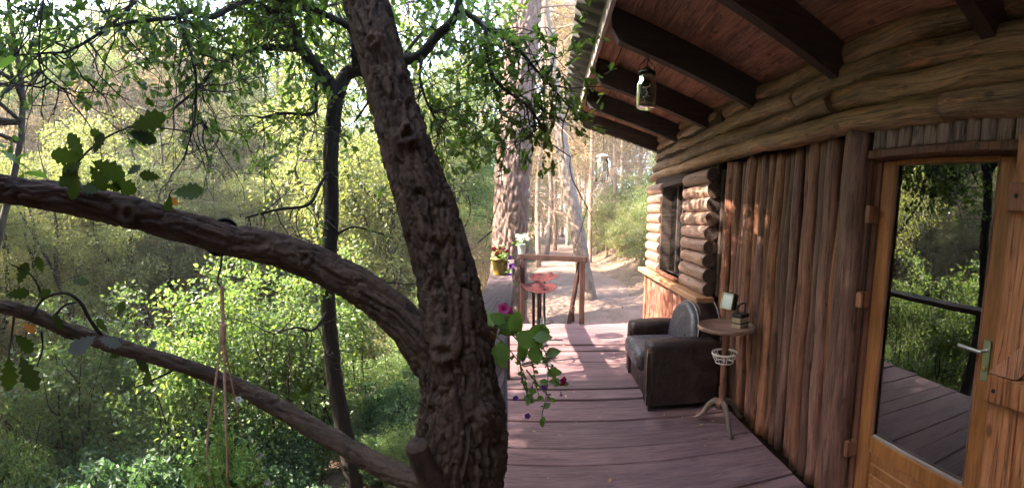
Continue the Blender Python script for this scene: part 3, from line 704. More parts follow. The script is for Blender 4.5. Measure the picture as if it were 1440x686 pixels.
def build_near_oak():
    base = P(648, 600, .86); t = empty('oak_tree', (base[0], base[1], gz(base[0], base[1])), label='near oak with thick forked furrowed trunk growing up through the deck edge', cat='tree')
    t.location = (0, 0, 0)
    g = gz(-.18, .84)
    trunk = [(-.15, .84, g-.15, .125), (-.165, .84, g+.25, .105), (-.178, .84, .45, .094)] + px_path([(648, 700, .86, 122), (649, 650, .86, 128), (650, 610, .86, 134), (650, 575, .86, 126), (643, 520, .86, 112),
             (637, 450, .86, 98), (628, 390, .87, 88), (602, 300, .88, 84), (568, 200, .90, 72), (541, 100, .92, 62), (514, 0, .95, 60), (490, -120, 1.0, 58)]) 
    z = trunk[-1]; trunk += [(z[0]-.12, z[1]+.15, z[2]+.5, .042), (z[0]-.2, z[1]+.5, z[2]+1.2, .034), (z[0]-.3, z[1]+.6, z[2]+2.0, .02)]
    br = px_path([(655, 600, .86, 70), (632, 545, .86, 72), (607, 503, .86, 70), (567, 452, .87, 60), (520, 413, .89, 54), (470, 384, .90, 50), (400, 354, .91, 47), (310, 333, .91, 45), (200, 303, .90, 44), (100, 280, .89, 43), (0, 265, .88, 41), (-110, 245, .88, 38), (-260, 215, .9, 34)])
    lo = px_path([(648, 700, .86, 46), (610, 688, .86, 46), (560, 667, .87, 44), (500, 636, .90, 42), (440, 602, .94, 39), (380, 567, .97, 36), (320, 537, 1.0, 33), (260, 515, 1.0, 30), (200, 497, 1.0, 29), (150, 482, 1.0, 31), (90, 462, 1.0, 29), (40, 440, 1.0, 27), (-30, 425, 1.0, 24), (-140, 400, 1.0, 20)], .77)
    stub = px_path([(636, 720, .82, 40), (608, 678, .79, 42), (590, 640, .775, 38), (586, 626, .77, 36)])
    merged_wood('trunk', [trunk, br], .0036, (62, 62, 15), .0145, M['bark'], t, 1, 2, [(P(628, 492, .80), .018, .011), (P(572, 192, .855), .016, .010), (P(662, 420, .80), .012, .007), (P(690, 585, .78), .02, .012), (P(610, 320, .84), .010, .006), (P(430, 362, .87), .011, .006), (P(180, 300, .87), .012, .007), (P(525, 60, .89), .011, .006)])
    merged_wood('branch', [lo], .0040, (60, 60, 22), .011, M['bark_low'], t, 5, 2)
    v, f, bc = tube([p[:3] for p in stub], [p[3] for p in stub], 24, 30, True, lambda b: .004*(voro(b*np.array([44, 44, 14]), 5)[0]-.4)+.002*fbm(b*90, 3, 2))
    obj('cut_stub', mkmesh('cut_stub', v, f, M['bark'], True, bc), t)
    # tie and hook on the limb
    c = P(312, 333.5, .91); rr = .036
    v, f, _ = tube([c + np.array([rr*.35*math.cos(a)+.25*rr*math.sin(a), rr*math.cos(a)*.95, rr*math.sin(a)]) for a in np.linspace(0, 2*math.pi, 20)], .0045, 6, 40, False); obj('cable_tie', mkmesh('cable_tie', v, f, M['iron']), t)
    # small shoots
    rng = np.random.default_rng(5); mb = MB()
    def shoot(rows, w): MB().tube([P(*q) for q in rows], np.linspace(w, w*.5, len(rows)), 6, len(rows)*4).build('shoot', M['bark_twig'], t)
    shoot([(150, 480, 1.0), (128, 452, .98), (112, 424, .97), (90, 412, .97), (62, 420, .98), (44, 444, .98)], .005)
    shoot([(68, 455, 1.0), (90, 430, .97), (108, 425, .96)], .004)
    shoot([(60, 420, .98), (50, 395, .97), (35, 380, .97), (15, 372, .97)], .003)
    shoot([(90, 272, .88), (100, 245, .85), (118, 218, .83), (150, 193, .82), (185, 177, .82)], .003)
    shoot([(128, 262, .88), (150, 255, .86), (175, 245, .85)], .002)
    shoot([(240, 300, .9), (238, 275, .88), (245, 265, .87)], .002)
    shoot([(20, 445, 1.0), (15, 480, .97), (10, 520, .95)], .003)
    shoot([(58, 466, 1.0), (60, 490, 1.0), (52, 515, 1.0)], .003)
    shoot([(250, 517, 1.0), (225, 530, 1.02), (190, 545, 1.05)], .0035)
    shoot([(312, 350, .905), (311, 372, .9), (306, 395, .9), (312, 405, .9)], .003)
    shoot([(520, 413, .89), (545, 398, .95), (575, 400, 1.0), (592, 396, 1.0)], .002)
    rg = random.Random(8)
    for px, py, d, s, a in [(118, 222, .82, 46, 168), (118, 222, .82, 40, 118), (116, 228, .82, 34, 196), (112, 235, .83, 38, 215), (108, 240, .83, 40, 255), (128, 226, .82, 52, -32), (126, 232, .82, 42, -62), (132, 216, .82, 30, 60),
                            (182, 180, .81, 52, 12), (182, 182, .81, 34, -35), (180, 186, .81, 42, -20), (150, 195, .82, 26, 150),
                            (155, 252, .85, 44, -32), (150, 262, .85, 36, 178), (148, 260, .85, 24, -20), (178, 246, .85, 24, 30),
                            (242, 272, .87, 44, 2), (240, 275, .87, 30, -110), (226, 250, .87, 30, 165)]:
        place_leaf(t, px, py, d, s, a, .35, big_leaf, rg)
    place_leaf(t, 242, 276, .87, 14, -70, .3, big_leaf_orange, rg)
    for px, py, d, s, a, m_ in [(135, 472, .95, 46, 207, big_leaf_pale), (138, 475, .96, 34, -25, big_leaf_pale), (150, 467, .97, 24, 120, big_leaf), (12, 500, .95, 52, -95, big_leaf), (28, 500, .95, 54, -72, big_leaf), (20, 470, .95, 40, -50, big_leaf),
                                (32, 455, .97, 22, -40, big_leaf_orange), (8, 415, .97, 34, 0, big_leaf), (25, 400, .97, 34, 60, big_leaf), (52, 418, .97, 22, 20, big_leaf), (190, 500, 1.0, 30, -60, big_leaf), (178, 490, 1.0, 26, 200, big_leaf),
                                (210, 520, 1.0, 24, -110, big_leaf), (165, 445, .98, 24, 60, big_leaf), (75, 440, .97, 26, -70, big_leaf), (60, 385, .97, 26, 100, big_leaf), (205, 495, 1.0, 22, 40, big_leaf), (100, 395, .97, 26, -10, big_leaf),
                                (420, 555, .96, 24, 30, big_leaf), (425, 560, .96, 22, 160, big_leaf), (432, 566, .96, 20, 60, big_leaf)]:
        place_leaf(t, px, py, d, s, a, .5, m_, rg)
    # crown overhead, above the frame
    top = np.array(trunk[-1][:3]); mid = np.array(trunk[-2][:3]); paths = []
    for k in range(44):
        a = rng.uniform(0, 6.28); L_ = rng.uniform(.9, 2.8); s = mid + (top-mid)*rng.random(); e = s + np.array([math.cos(a)*L_, math.sin(a)*L_, rng.uniform(-.1, 1.0)])
        paths.append([s, (s+e)/2+rng.normal(0, .1, 3)+[0, 0, .12], e])
    limb = np.array(br[-1][:3]); 
    for k in range(6):
        a = rng.uniform(2.2, 4.2); e = limb + np.array([math.cos(a), math.sin(a), rng.uniform(.2, .9)])*rng.uniform(.4, .9); paths.append([limb, (limb+e)/2+rng.normal(0, .05, 3), e])
    tw, L_ = sprays(paths, rng, .12, .38, .075, .05, .4)
    for q in paths: tw.tube(q, [.014, .009, .005], 6, 8)
    tw.build('twig', M['bark_twig'], t)
    v, f = many(LEAFL_V, LEAFL_F, *L_); obj('crown', mkmesh('crown', v, f, M['leaf_oak']), t)
build_near_oak()

def build_dark_oak():
    t = empty('oak_tree', (0, 0, 0), label='slim dark oak standing in the ravine beside the near oak', cat='tree')
    rows = [(506, 730, 3.66, 30), (498, 686, 3.66, 29), (485, 610, 3.66, 27), (472, 545, 3.66, 25), (466, 490, 3.66, 24), (462, 440, 3.66, 23), (461, 395, 3.66, 23), (466, 300, 3.66, 22), (465, 220, 3.66, 22), (470, 160, 3.66, 22), (474, 125, 3.66, 21)]
    p = px_path(rows); b = p[0]; g = gz(b[0], b[1]); p = [(b[0]+.02, b[1], g-.2, .12), (b[0]+.01, b[1], min(g+.2, b[2]-.1), .10)] + p
    limbs = [
        [(474, 135, 3.66, 22), (484, 108, 3.66, 20), (500, 94, 3.6, 18), (535, 92, 3.5, 17), (565, 86, 3.4, 16), (595, 75, 3.3, 15), (610, 52, 3.25, 13), (633, 34, 3.2, 12), (645, 12, 3.2, 11), (648, -30, 3.2, 9)],
        [(472, 140, 3.66, 22), (458, 108, 3.6, 20), (438, 82, 3.5, 18), (420, 60, 3.4, 15), (410, 25, 3.3, 13), (405, -40, 3.2, 11)],
        [(500, 94, 3.6, 12), (495, 45, 3.5, 9), (462, 24, 3.4, 8), (430, 12, 3.3, 7), (395, 0, 3.2, 6)],
        [(420, 68, 3.4, 10), (375, 63, 3.2, 8), (340, 72, 3.1, 7), (300, 95, 3.0, 6), (270, 130, 2.9, 5), (245, 152, 2.8, 3.5)],
        [(412, 30, 3.3, 9), (345, 10, 3.0, 8), (300, 25, 2.8, 8), (270, 13, 2.7, 7), (250, 20, 2.6, 6), (200, 26, 2.5, 5), (140, 40, 2.4, 4)],
        [(466, 110, 3.6, 7), (445, 118, 3.4, 6), (440, 155, 3.3, 5), (400, 160, 3.2, 4), (365, 166, 3.1, 3)],
        [(465, 240, 3.66, 6), (450, 258, 3.5, 5), (434, 286, 3.4, 5), (390, 291, 3.2, 4), (345, 306, 3.1, 2.5)],
        [(466, 430, 3.66, 7), (440, 462, 3.5, 4), (415, 458, 3.4, 3), (385, 470, 3.3, 2)],
        [(645, 10, 3.2, 8), (680, 35, 3.1, 6), (720, 60, 3.0, 4.5), (760, 105, 3.0, 3.5), (800, 150, 3.0, 2)],
        [(683, 38, 3.1, 7), (684, 75, 3.0, 6), (700, 118, 2.9, 5), (735, 150, 2.9, 3.5), (770, 190, 2.9, 2)],
        [(250, 20, 2.6, 5), (262, 55, 2.6, 4.5), (272, 100, 2.6, 4), (270, 165, 2.6, 3), (258, 225, 2.6, 2)],
        [(270, 130, 2.9, 4), (285, 170, 2.9, 3), (310, 190, 2.9, 2)],
        [(595, 75, 3.3, 5), (585, 110, 3.2, 4), (605, 150, 3.2, 3), (625, 185, 3.2, 2)],
        [(192, 0, 2.4, 6), (150, 38, 2.3, 5), (100, 70, 2.3, 4), (65, 76, 2.3, 3), (20, 78, 2.3, 2)],
        [(62, -10, 2.2, 4), (58, 50, 2.2, 3.5), (65, 95, 2.2, 3), (95, 130, 2.2, 2)],
        [(472, 330, 3.66, 4), (500, 320, 3.6, 3), (540, 330, 3.6, 2)],
        [(500, 94, 3.6, 6), (520, 130, 3.6, 4), (500, 170, 3.6, 2.5)],
        [(560, 88, 3.4, 6), (600, 40, 3.6, 4), (650, 55, 3.7, 3), (700, 20, 3.7, 2)],
    ]
    rng = np.random.default_rng(12)
    lp = []
    for q in limbs:
        w = px_path(q); c = np.array([a[:3] for a in w]); c[1:-1] += rng.normal(0, .012, c[1:-1].shape); lp.append([(*a, b_[3]) for a, b_ in zip(c, w)])
    bd = lambda b_: .006*(sstep(0, .4, voro(b_*np.array([30, 30, 10]), 8)[0])-.6) + .004*fbm(b_*30, 2, 2)
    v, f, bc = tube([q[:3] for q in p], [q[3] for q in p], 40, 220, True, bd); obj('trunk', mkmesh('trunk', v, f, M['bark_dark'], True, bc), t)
    for q in lp:
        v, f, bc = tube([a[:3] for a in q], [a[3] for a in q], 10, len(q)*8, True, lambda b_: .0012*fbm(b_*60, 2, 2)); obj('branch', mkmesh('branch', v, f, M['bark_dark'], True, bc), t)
    # twigs with leaves: along the limbs, and hanging sprays that fill the leafy parts of the crown
    tw, L1 = sprays([[a[:3] for a in q] for q in lp[2:]], rng, .17, .34, .062, .045, .8, skip=.25)
    L = [L1]
    pts = np.concatenate([resample([a[:3] for a in q], 30) for q in lp])
    def region(x0, x1, y0, y1, d0, d1, n, ln=.34, leaf=.056):
        paths = []
        for _ in range(n):
            q = P(rng.uniform(x0, x1), rng.uniform(y0, y1), rng.uniform(d0, d1)); k = np.argsort(((pts-q)**2).sum(1))[rng.integers(0, 12)]
            s = pts[k]; m = (s+q)/2 + rng.normal(0, .08, 3); tw.tube([s, m, q], [.0045, .0032, .002], 4, 10)
            e = q + np.array([rng.normal(0, .16), rng.normal(0, .16), rng.normal(-.03, .08)]); paths.append([q, e])
        t2, l2 = sprays(paths, rng, .085, ln*.8, leaf, .032, .3); L.append(l2)
        tw.add(np.concatenate(t2.v), t2.f)
    for q in lp[1:15]:
        c = resample([a[:3] for a in q], 40)
        for _ in range(13):
            i_ = rng.integers(4, 40); dd = rng.normal(0, 1, 3); dd[2] -= .9; dd /= np.linalg.norm(dd); w = [c[i_]]; L_ = rng.uniform(.2, .75)
            for j in range(7):
                dd = dd + rng.normal(0, .28, 3); dd[2] -= .06; dd /= np.linalg.norm(dd); w.append(w[-1]+dd*L_/7)
                if j > 1 and rng.random() < .7:
                    e = w[-1] + (dd+rng.normal(0, .7, 3))*L_*.22; tw.tube([w[-1], (w[-1]+e)/2+rng.normal(0, .01, 3), e], [.0028, .002, .0012], 3)
            tw.tube(w, np.linspace(.0055, .0016, 8), 4)
    region(600, 690, 90, 240, 2.9, 3.5, 20); region(600, 660, 160, 235, 3.0, 3.4, 5)
    region(690, 800, 40, 170, 2.8, 3.2, 24); region(560, 680, 0, 60, 3.2, 3.8, 14)
    region(720, 790, 150, 200, 2.8, 3.1, 4)
    region(480, 560, 0, 120, 3.6, 4.2, 12); region(300, 480, 0, 70, 2.9, 3.6, 22)
    region(330, 460, 60, 220, 2.9, 3.5, 10, .28); region(170, 320, 0, 110, 2.5, 3.0, 17); region(0, 190, -20, 60, 2.1, 2.5, 18, .3)
    region(180, 300, 110, 220, 2.6, 2.9, 3, .25)
    region(380, 530, -60, 110, 4.1, 5.3, 46); region(250, 420, -60, 60, 3.4, 4.4, 26); region(560, 700, -30, 90, 3.6, 4.6, 22); region(470, 560, 90, 190, 3.7, 4.2, 8); region(60, 260, -40, 50, 2.6, 3.6, 16); region(360, 460, 120, 260, 3.3, 4.0, 8, .26)
    v, f = many(LEAFL_V, LEAFL_F, *[np.concatenate([a[k] for a in L]) for k in range(4)]); obj('crown', mkmesh('crown', v, f, M['leaf_oak']), t)
    # roof of the crown above the picture
    paths = []
    for k in range(30):
        s = np.array(lp[rng.integers(0, 3)][-1][:3]); a = rng.uniform(0, 6.28); L_ = rng.uniform(.6, 2.4); e = s + np.array([math.cos(a)*L_, math.sin(a)*L_, rng.uniform(.3, 1.8)]); paths.append([s, (s+e)/2+rng.normal(0, .15, 3), e])
    t3, l3 = sprays(paths, rng, .13, .42, .075, .055, .5)
    for q in paths: t3.tube(q, [.02, .012, .006], 6, 8)
    tw.add(np.concatenate(t3.v), t3.f)
    tw.build('twig', M['bark_twig'], t)
    v, f = many(LEAFL_V, LEAFL_F, *l3); obj('crown', mkmesh('crown', v, f, M['leaf_oak']), t)
build_dark_oak()

# ------------------------------------------------------------------ pine by the deck end, leaning tree on the path
def build_pine():
    t = empty('pine_tree', (0, 0, 0), label='broad pine trunk with deeply furrowed bark behind the deck corner', cat='tree')
    d = 7.35
    p = px_path([(716, 470, d, 60), (716, 430, d, 54), (717, 350, d, 53), (721, 250, d, 51), (727, 150, d, 49), (734, 60, d, 46), (741, -20, d, 43), (752, -200, d, 36), (758, -420, d, 26), (760, -560, d, 12)])
    b = p[0]; p = [(b[0], b[1], gz(b[0], b[1])-.2, .40)] + p
    def bd(bc):
        q = bc*np.array([13, 13, 4.2]); w = np.stack([fbm(q*.9+9*k, k, 2) for k in range(3)], 1)*.5; F, i = voro(q+w, 21)
        return .035*(sstep(0, .35, F)*(.5+.8*i)-.7) + .012*fbm(q*2.5, 4, 3)
    v, f, bc = tube([q[:3] for q in p], [q[3] for q in p], 110, 420, True, bd); obj('trunk', mkmesh('trunk', v, f, M['bark_pine'], True, bc), t)
    rng = np.random.default_rng(3); mb = MB(); LB = []; LD = []; LN = []; LL = []
    c = resample([q[:3] for q in p], 100)
    def bare(s, a, L_, up, r):
        q = [s]; dd = np.array([math.cos(a), math.sin(a), up])
        for j in range(6): dd = dd + rng.normal(0, .18, 3); dd /= np.linalg.norm(dd); q.append(q[-1]+dd*L_/6)
        mb.tube(q, np.linspace(r, r*.3, 7), 6, 14)
        for j in range(2, 7):
            for _ in range(2):
                e = q[j] + rng.normal(0, 1, 3)*L_*.12 + dd*L_*.1; mb.tube([q[j], (q[j]+e)/2+rng.normal(0, .02, 3), e], [r*.3, r*.2, r*.1], 4)
        return q
    for zz in np.linspace(3.2, 9.0, 22):
        s = c[np.abs(c[:, 2]-zz).argmin()]; bare(s, rng.uniform(0, 6.28), rng.uniform(.8, 2.0), rng.uniform(-.3, .3), .018)
    for zz in np.linspace(7.5, 13.5, 40):
        s = c[np.abs(c[:, 2]-zz).argmin()]; q = bare(s, rng.uniform(0, 6.28), rng.uniform(1.5, 3.2), rng.uniform(0, .4), .03)
        for k in range(260):
            o = q[rng.integers(2, 7)] + rng.normal(0, .28, 3); LB.append(o); LD.append(rng.normal(0, 1, 3)); LN.append(rng.normal(0, 1, 3)); LL.append(rng.uniform(.14, .26))
    mb.build('branch', M['bark_dry'], t)
    V = RHOMB_V*np.array([.22, 1, 1]); v, f = many(V, RHOMB_F, *[np.array(x) for x in (LB, LD, LN, LL)]); obj('crown', mkmesh('crown', v, f, M['leaf_green'], False), t)
    t = empty('leaning_tree', (0, 0, 0), label='pale tree trunk leaning left beside the sunlit path', cat='tree')
    d = 8.9; p = px_path([(830, 440, d, 34), (827, 415, d, 26), (820, 375, d, 23), (812, 325, d, 22), (801, 270, d, 20.5), (792, 215, d, 19.5), (785, 170, d, 19), (775, 100, d, 18), (765, 20, d, 16), (752, -100, d, 13), (740, -220, d, 8)])
    b = p[0]; p = [(b[0]+.03, b[1], min(gz(b[0], b[1])-.2, b[2]-.1), .3)] + p
    v, f, bc = tube([q[:3] for q in p], [q[3] for q in p], 40, 160, True, lambda q: .02*(sstep(0, .5, voro(q*np.array([12, 12, 5]), 2)[0])-.6)+.01*fbm(q*14, 3, 3)); obj('trunk', mkmesh('trunk', v, f, M['bark_pale'], True, bc), t)
    mb = MB(); LB = []; LD = []; LN = []; LL = []; c = resample([q[:3] for q in p], 80)
    for zz in np.linspace(3.4, 10, 26):
        s = c[np.abs(c[:, 2]-zz).argmin()]; q = bare(s, rng.uniform(0, 6.28), rng.uniform(.7, 1.8), rng.uniform(-.2, .5), .014)
        if zz > 6.5:
            for k in range(260):
                o = q[rng.integers(2, 7)] + rng.normal(0, .25, 3); LB.append(o); LD.append(rng.normal(0, 1, 3)); LN.append(rng.normal(0, 1, 3)); LL.append(rng.uniform(.1, .2))
    mb.build('branch', M['bark_dry'], t)
    v, f = many(RHOMB_V*np.array([.3, 1, 1]), RHOMB_F, *[np.array(x) for x in (LB, LD, LN, LL)]); obj('crown', mkmesh('crown', v, f, M['leaf_green'], False), t)
build_pine()

# ------------------------------------------------------------------ woodland
def gen_tree(seed, h, cr, cz0, n_clump, lpc, clump_r, leaf, tr, V=RHOMB_V, F=RHOMB_F, stems=1, shell=.55, n_limb=9):
    """trunk mesh with limbs and twigs, and leaves in clumps through an uneven crown"""
    rng = np.random.default_rng(seed); mb = MB(); limbs = []
    for s in range(stems):
        a = rng.uniform(0, 6.28); b = np.array([math.cos(a), math.sin(a), 0])*(.15*cr*(stems > 1))
        lean = rng.normal(0, .07*h, 2) if stems == 1 else np.array([math.cos(a), math.sin(a)])*cr*rng.uniform(.2, .7)
        pts = [b+[0, 0, -.25]] + [b + np.array([lean[0]*t + rng.normal(0, .022*h), lean[1]*t + rng.normal(0, .022*h), h*.92*t]) for t in (.18, .36, .55, .75, 1.0)]
        mb.tube(pts, np.array([1.25, 1, .85, .7, .45, .12])*tr/math.sqrt(stems), 8, 22); limbs.append(resample(pts, 40))
    stem = np.concatenate(limbs); mid = (cz0+h)/2
    for k in range(n_limb):
        a = k*2.4 + rng.uniform(-.4, .4); u = rng.uniform(-.9, .8); e = np.array([math.cos(a)*cr*.75*math.sqrt(1-u*u), math.sin(a)*cr*.75*math.sqrt(1-u*u), mid+u*(h-cz0)*.42])
        z0 = max(.15*h, e[2]-rng.uniform(.5, .9)*cr); s = stem[np.argmin(np.abs(stem[:, 2]-z0) + .5*np.linalg.norm(stem[:, :2]-e[:2], axis=1))]
        pts = [s, s*.6+e*.4+rng.normal(0, .06*cr, 3)-[0, 0, .08*cr], s*.25+e*.75+rng.normal(0, .08*cr, 3), e]
        mb.tube(pts, np.array([.42, .3, .2, .07])*tr, 6, 12); limbs.append(resample(pts, 24)[6:])
    P0 = np.concatenate(limbs); P0 = P0[P0[:, 2] > cz0*.6]
    cen = []
    while len(cen) < n_clump:
        q = rng.normal(0, 1, 3); q /= np.linalg.norm(q); rad = (shell + (1-shell)*rng.random())*(.80+.45*vnoise(q[None]*1.9, seed)[0])
        cen.append(np.array([q[0]*cr*rad, q[1]*cr*rad, mid + q[2]*(h-cz0)/2*rad]))
    B_, D_, N_, L_ = [], [], [], []
    for c in cen:
        j = np.argmin(((P0-c)**2).sum(1)); s = P0[j]
        m = (s+c)/2 + rng.normal(0, .03*h, 3)*[1, 1, .5]; w = tr*.10
        mb.tube([s, m, c], [w, w*.6, w*.25], 4, 6)
        n = int(lpc*rng.uniform(.4, 1.6)); o = rng.normal(0, 1, (n, 3)); o /= np.linalg.norm(o, axis=1)[:, None]+1e-9
        o *= (clump_r*rng.uniform(.6, 1.4)*rng.random(n)**.5)[:, None]*np.array([1, 1, .6])
        for k in range(4):
            e = c + o[rng.integers(0, n)]; mb.tube([c, (c+e)/2+rng.normal(0, .04, 3), e], [w*.3, w*.2, w*.1], 3)
        B_.append(c+o); d = o/clump_r + rng.normal(0, .7, (n, 3)); d[:, 2] -= .25; D_.append(d)
        nn = rng.normal(0, .6, (n, 3)); nn[:, 2] += .9; N_.append(nn); L_.append(leaf*rng.uniform(.55, 1.3, n))
    v, f = many(V, F, *[np.concatenate(x) for x in (B_, D_, N_, L_)])
    return (np.concatenate(mb.v), mb.f, np.concatenate(mb.bc)), (v, f)
def proto(name, tree, bark, leaf, tn='trunk', cn='crown', smooth=False):
    (a, b, c), (v, f) = tree
    return name, tn, mkmesh(tn, a, b, bark, True, c), cn, mkmesh(cn, v, f, leaf, smooth)
def bare_pine(seed, h, tr):
    rng = np.random.default_rng(seed); mb = MB(); lean = rng.normal(0, .06*h, 2)
    pts = [np.array([0, 0, -.3])] + [np.array([lean[0]*t+rng.normal(0, .01*h), lean[1]*t+rng.normal(0, .01*h), h*t]) for t in (.2, .4, .6, .8, 1)]
    mb.tube(pts, np.array([1.2, 1, .9, .75, .5, .15])*tr, 9, 26); c = resample(pts, 60); LB = []
    for zz in np.linspace(.10*h, h*.98, 70):
        s = c[np.abs(c[:, 2]-zz).argmin()]; a = rng.uniform(0, 6.28); L_ = rng.uniform(.6, 1.9)*(1.15-zz/h*.6); dd = np.array([math.cos(a), math.sin(a), rng.uniform(-.25, .35)]); q = [s]
        for j in range(5): dd = dd + rng.normal(0, .16, 3); dd /= np.linalg.norm(dd); q.append(q[-1]+dd*L_/5)
        mb.tube(q, np.linspace(tr*.16, tr*.04, 6), 4, 8)
        for j in range(1, 6):
            for _ in range(3):
                e = q[j]+rng.normal(0, 1, 3)*.2; mb.tube([q[j], (q[j]+e)/2+rng.normal(0, .03, 3), e], [.007, .005, .003], 3)
                if zz > .3*h:
                    for _ in range(9): LB.append(e+rng.normal(0, .12, 3))
    LB = np.array(LB); n = len(LB)
    v, f = many(RHOMB_V*np.array([.25, 1, 1]), RHOMB_F, LB, rng.normal(0, 1, (n, 3)), rng.normal(0, 1, (n, 3)), rng.uniform(.09, .2, n))
    return (np.concatenate(mb.v), mb.f, np.concatenate(mb.bc)), (v, f)
PR = {
 'oakA': proto('oak_tree', gen_tree(21, 6.2, 2.1, 1.2, 170, 210, .40, .06, .11), M['bark_twig'], M['leaf_green']),
 'oakB': proto('oak_tree', gen_tree(22, 5.4, 2.0, .8, 170, 210, .40, .055, .10, stems=2), M['bark_twig'], M['leaf_yg']),
 'oakC': proto('oak_tree', gen_tree(23, 7.2, 2.3, 1.8, 180, 210, .45, .06, .12), M['bark_twig'], M['leaf_yg']),
 'tall': proto('added_shade_oak', gen_tree(26, 12.0, 2.9, 6.2, 240, 160, .5, .095, .075, n_limb=14), M['bark_twig'], M['leaf_green']),
 'gold': proto('dry_tree', gen_tree(24, 5.6, 2.0, .6, 170, 150, .42, .055, .10, stems=2), M['bark_dry'], M['leaf_gold']),
 'pine1': proto('dry_pine', bare_pine(31, 11, .075), M['bark_dry'], M['needle']),
 'pine2': proto('dry_pine', bare_pine(32, 12.5, .095), M['bark_pale'], M['needle']),
 'shrubA': proto('shrub', gen_tree(41, 1.5, .95, .05, 80, 130, .24, .042, .03, stems=5, shell=.3, n_limb=10), M['bark_twig'], M['leaf_green'], 'stem', 'foliage'),
 'shrubB': proto('shrub', gen_tree(42, 1.7, 1.0, .05, 80, 130, .25, .045, .03, stems=5, shell=.3, n_limb=10), M['bark_dry'], M['leaf_yg'], 'stem', 'foliage'),
 'shrubC': proto('broadleaf_shrub', gen_tree(43, 1.2, .85, .05, 70, 80, .24, .062, .02, BROAD_V, BROAD_F, 6, .25), M['bark_twig'], M['leaf_blue'], 'stem', 'foliage'),
 'shrubD': proto('dry_shrub', gen_tree(44, 1.6, 1.0, .05, 80, 100, .26, .042, .03, stems=6, shell=.3, n_limb=12), M['bark_dry'], M['leaf_gold'], 'stem', 'foliage'),
 'sapling': proto('sapling', gen_tree(45, 3.2, .8, .5, 70, 50, .26, .06, .022, BROAD_V, BROAD_F, 3, .2), M['bark_twig'], M['leaf_green'], 'stem', 'foliage'),
}
KIND = {
 'tall': ('added high-crowned shading oak', 'tree'), 'oakA': ('dense green oak', 'tree'), 'oakB': ('low branching yellow-green oak', 'tree'), 'oakC': ('light yellow-green oak', 'tree'),
 'gold': ('golden brown dry-leaved tree', 'tree'), 'pine1': ('thin brown bare pine', 'tree'), 'pine2': ('pale-barked bare pine', 'tree'),
 'shrubA': ('green small-leaved shrub', 'shrub'), 'shrubB': ('yellow-green shrub', 'shrub'), 'shrubC': ('broad-leaved bluish green shrub', 'shrub'), 'shrubD': ('dry golden twiggy shrub', 'shrub'), 'sapling': ('slender leafy sapling', 'sapling')}
def where(x, y):
    d = math.hypot(x, y); px = path_x(min(max(y, 6.5), 24))
    if y < -.5: return 'placed unseen behind the deck to block light'
    if math.hypot(x+1.77, y-3.2) < 2.3: return 'at the foot of the slim dark oak'
    if y > 7 and x > px-.2: return 'on the cabin side bank of the path' if d < 13 else ('farther along the cabin side of the path' if d < 21 else 'in the distance where the path ends')
    if y > 7 and x > px-3.2: return 'on the ravine side of the path near the broad pine' if d < 13 else 'farther along the ravine side of the path'
    if d < 4.6: return 'on the ravine floor just below the oak limbs'
    if d < 7: return 'in the middle of the ravine floor'
    if d < 10.6: return 'at the foot of the far slope'
    if d < 15: return 'part way up the far slope'
    if d < 21: return 'high on the far slope'
    return 'at the top of the far slope against the sky'
wr = random.Random(77)
def plant(kind, x, y, sc=1.0, z=None):
    name, tn, tm, cn, cm = PR[kind]; w = where(x, y); sz = 'small ' if sc < .75 else ('large ' if sc > 1.3 else '')
    lab = (sz + KIND[kind][0] + ' ' + w, KIND[kind][1], sz + KIND[kind][0] + 's ' + w)
    e = empty(name, (x, y, gz(x, y) if z is None else z), wr.uniform(0, 6.28), *lab); e.scale = (sc*wr.uniform(.9, 1.1), sc*wr.uniform(.9, 1.1), sc*wr.uniform(.92, 1.1))
    obj(tn, tm, e); obj(cn, cm, e); return e
def polar(az, d): return d*math.sin(R(az)), d*math.cos(R(az))
def clear(x, y, m=1.1):
    if y > 5.5 and abs(x-path_x(min(y, 26))) < m + (.5 if x > path_x(min(y, 26)) else 0): return False
    if x > -1.2 and y < 8.2: return False
    if x > 1.0 and y < 7.2: return False
    return True
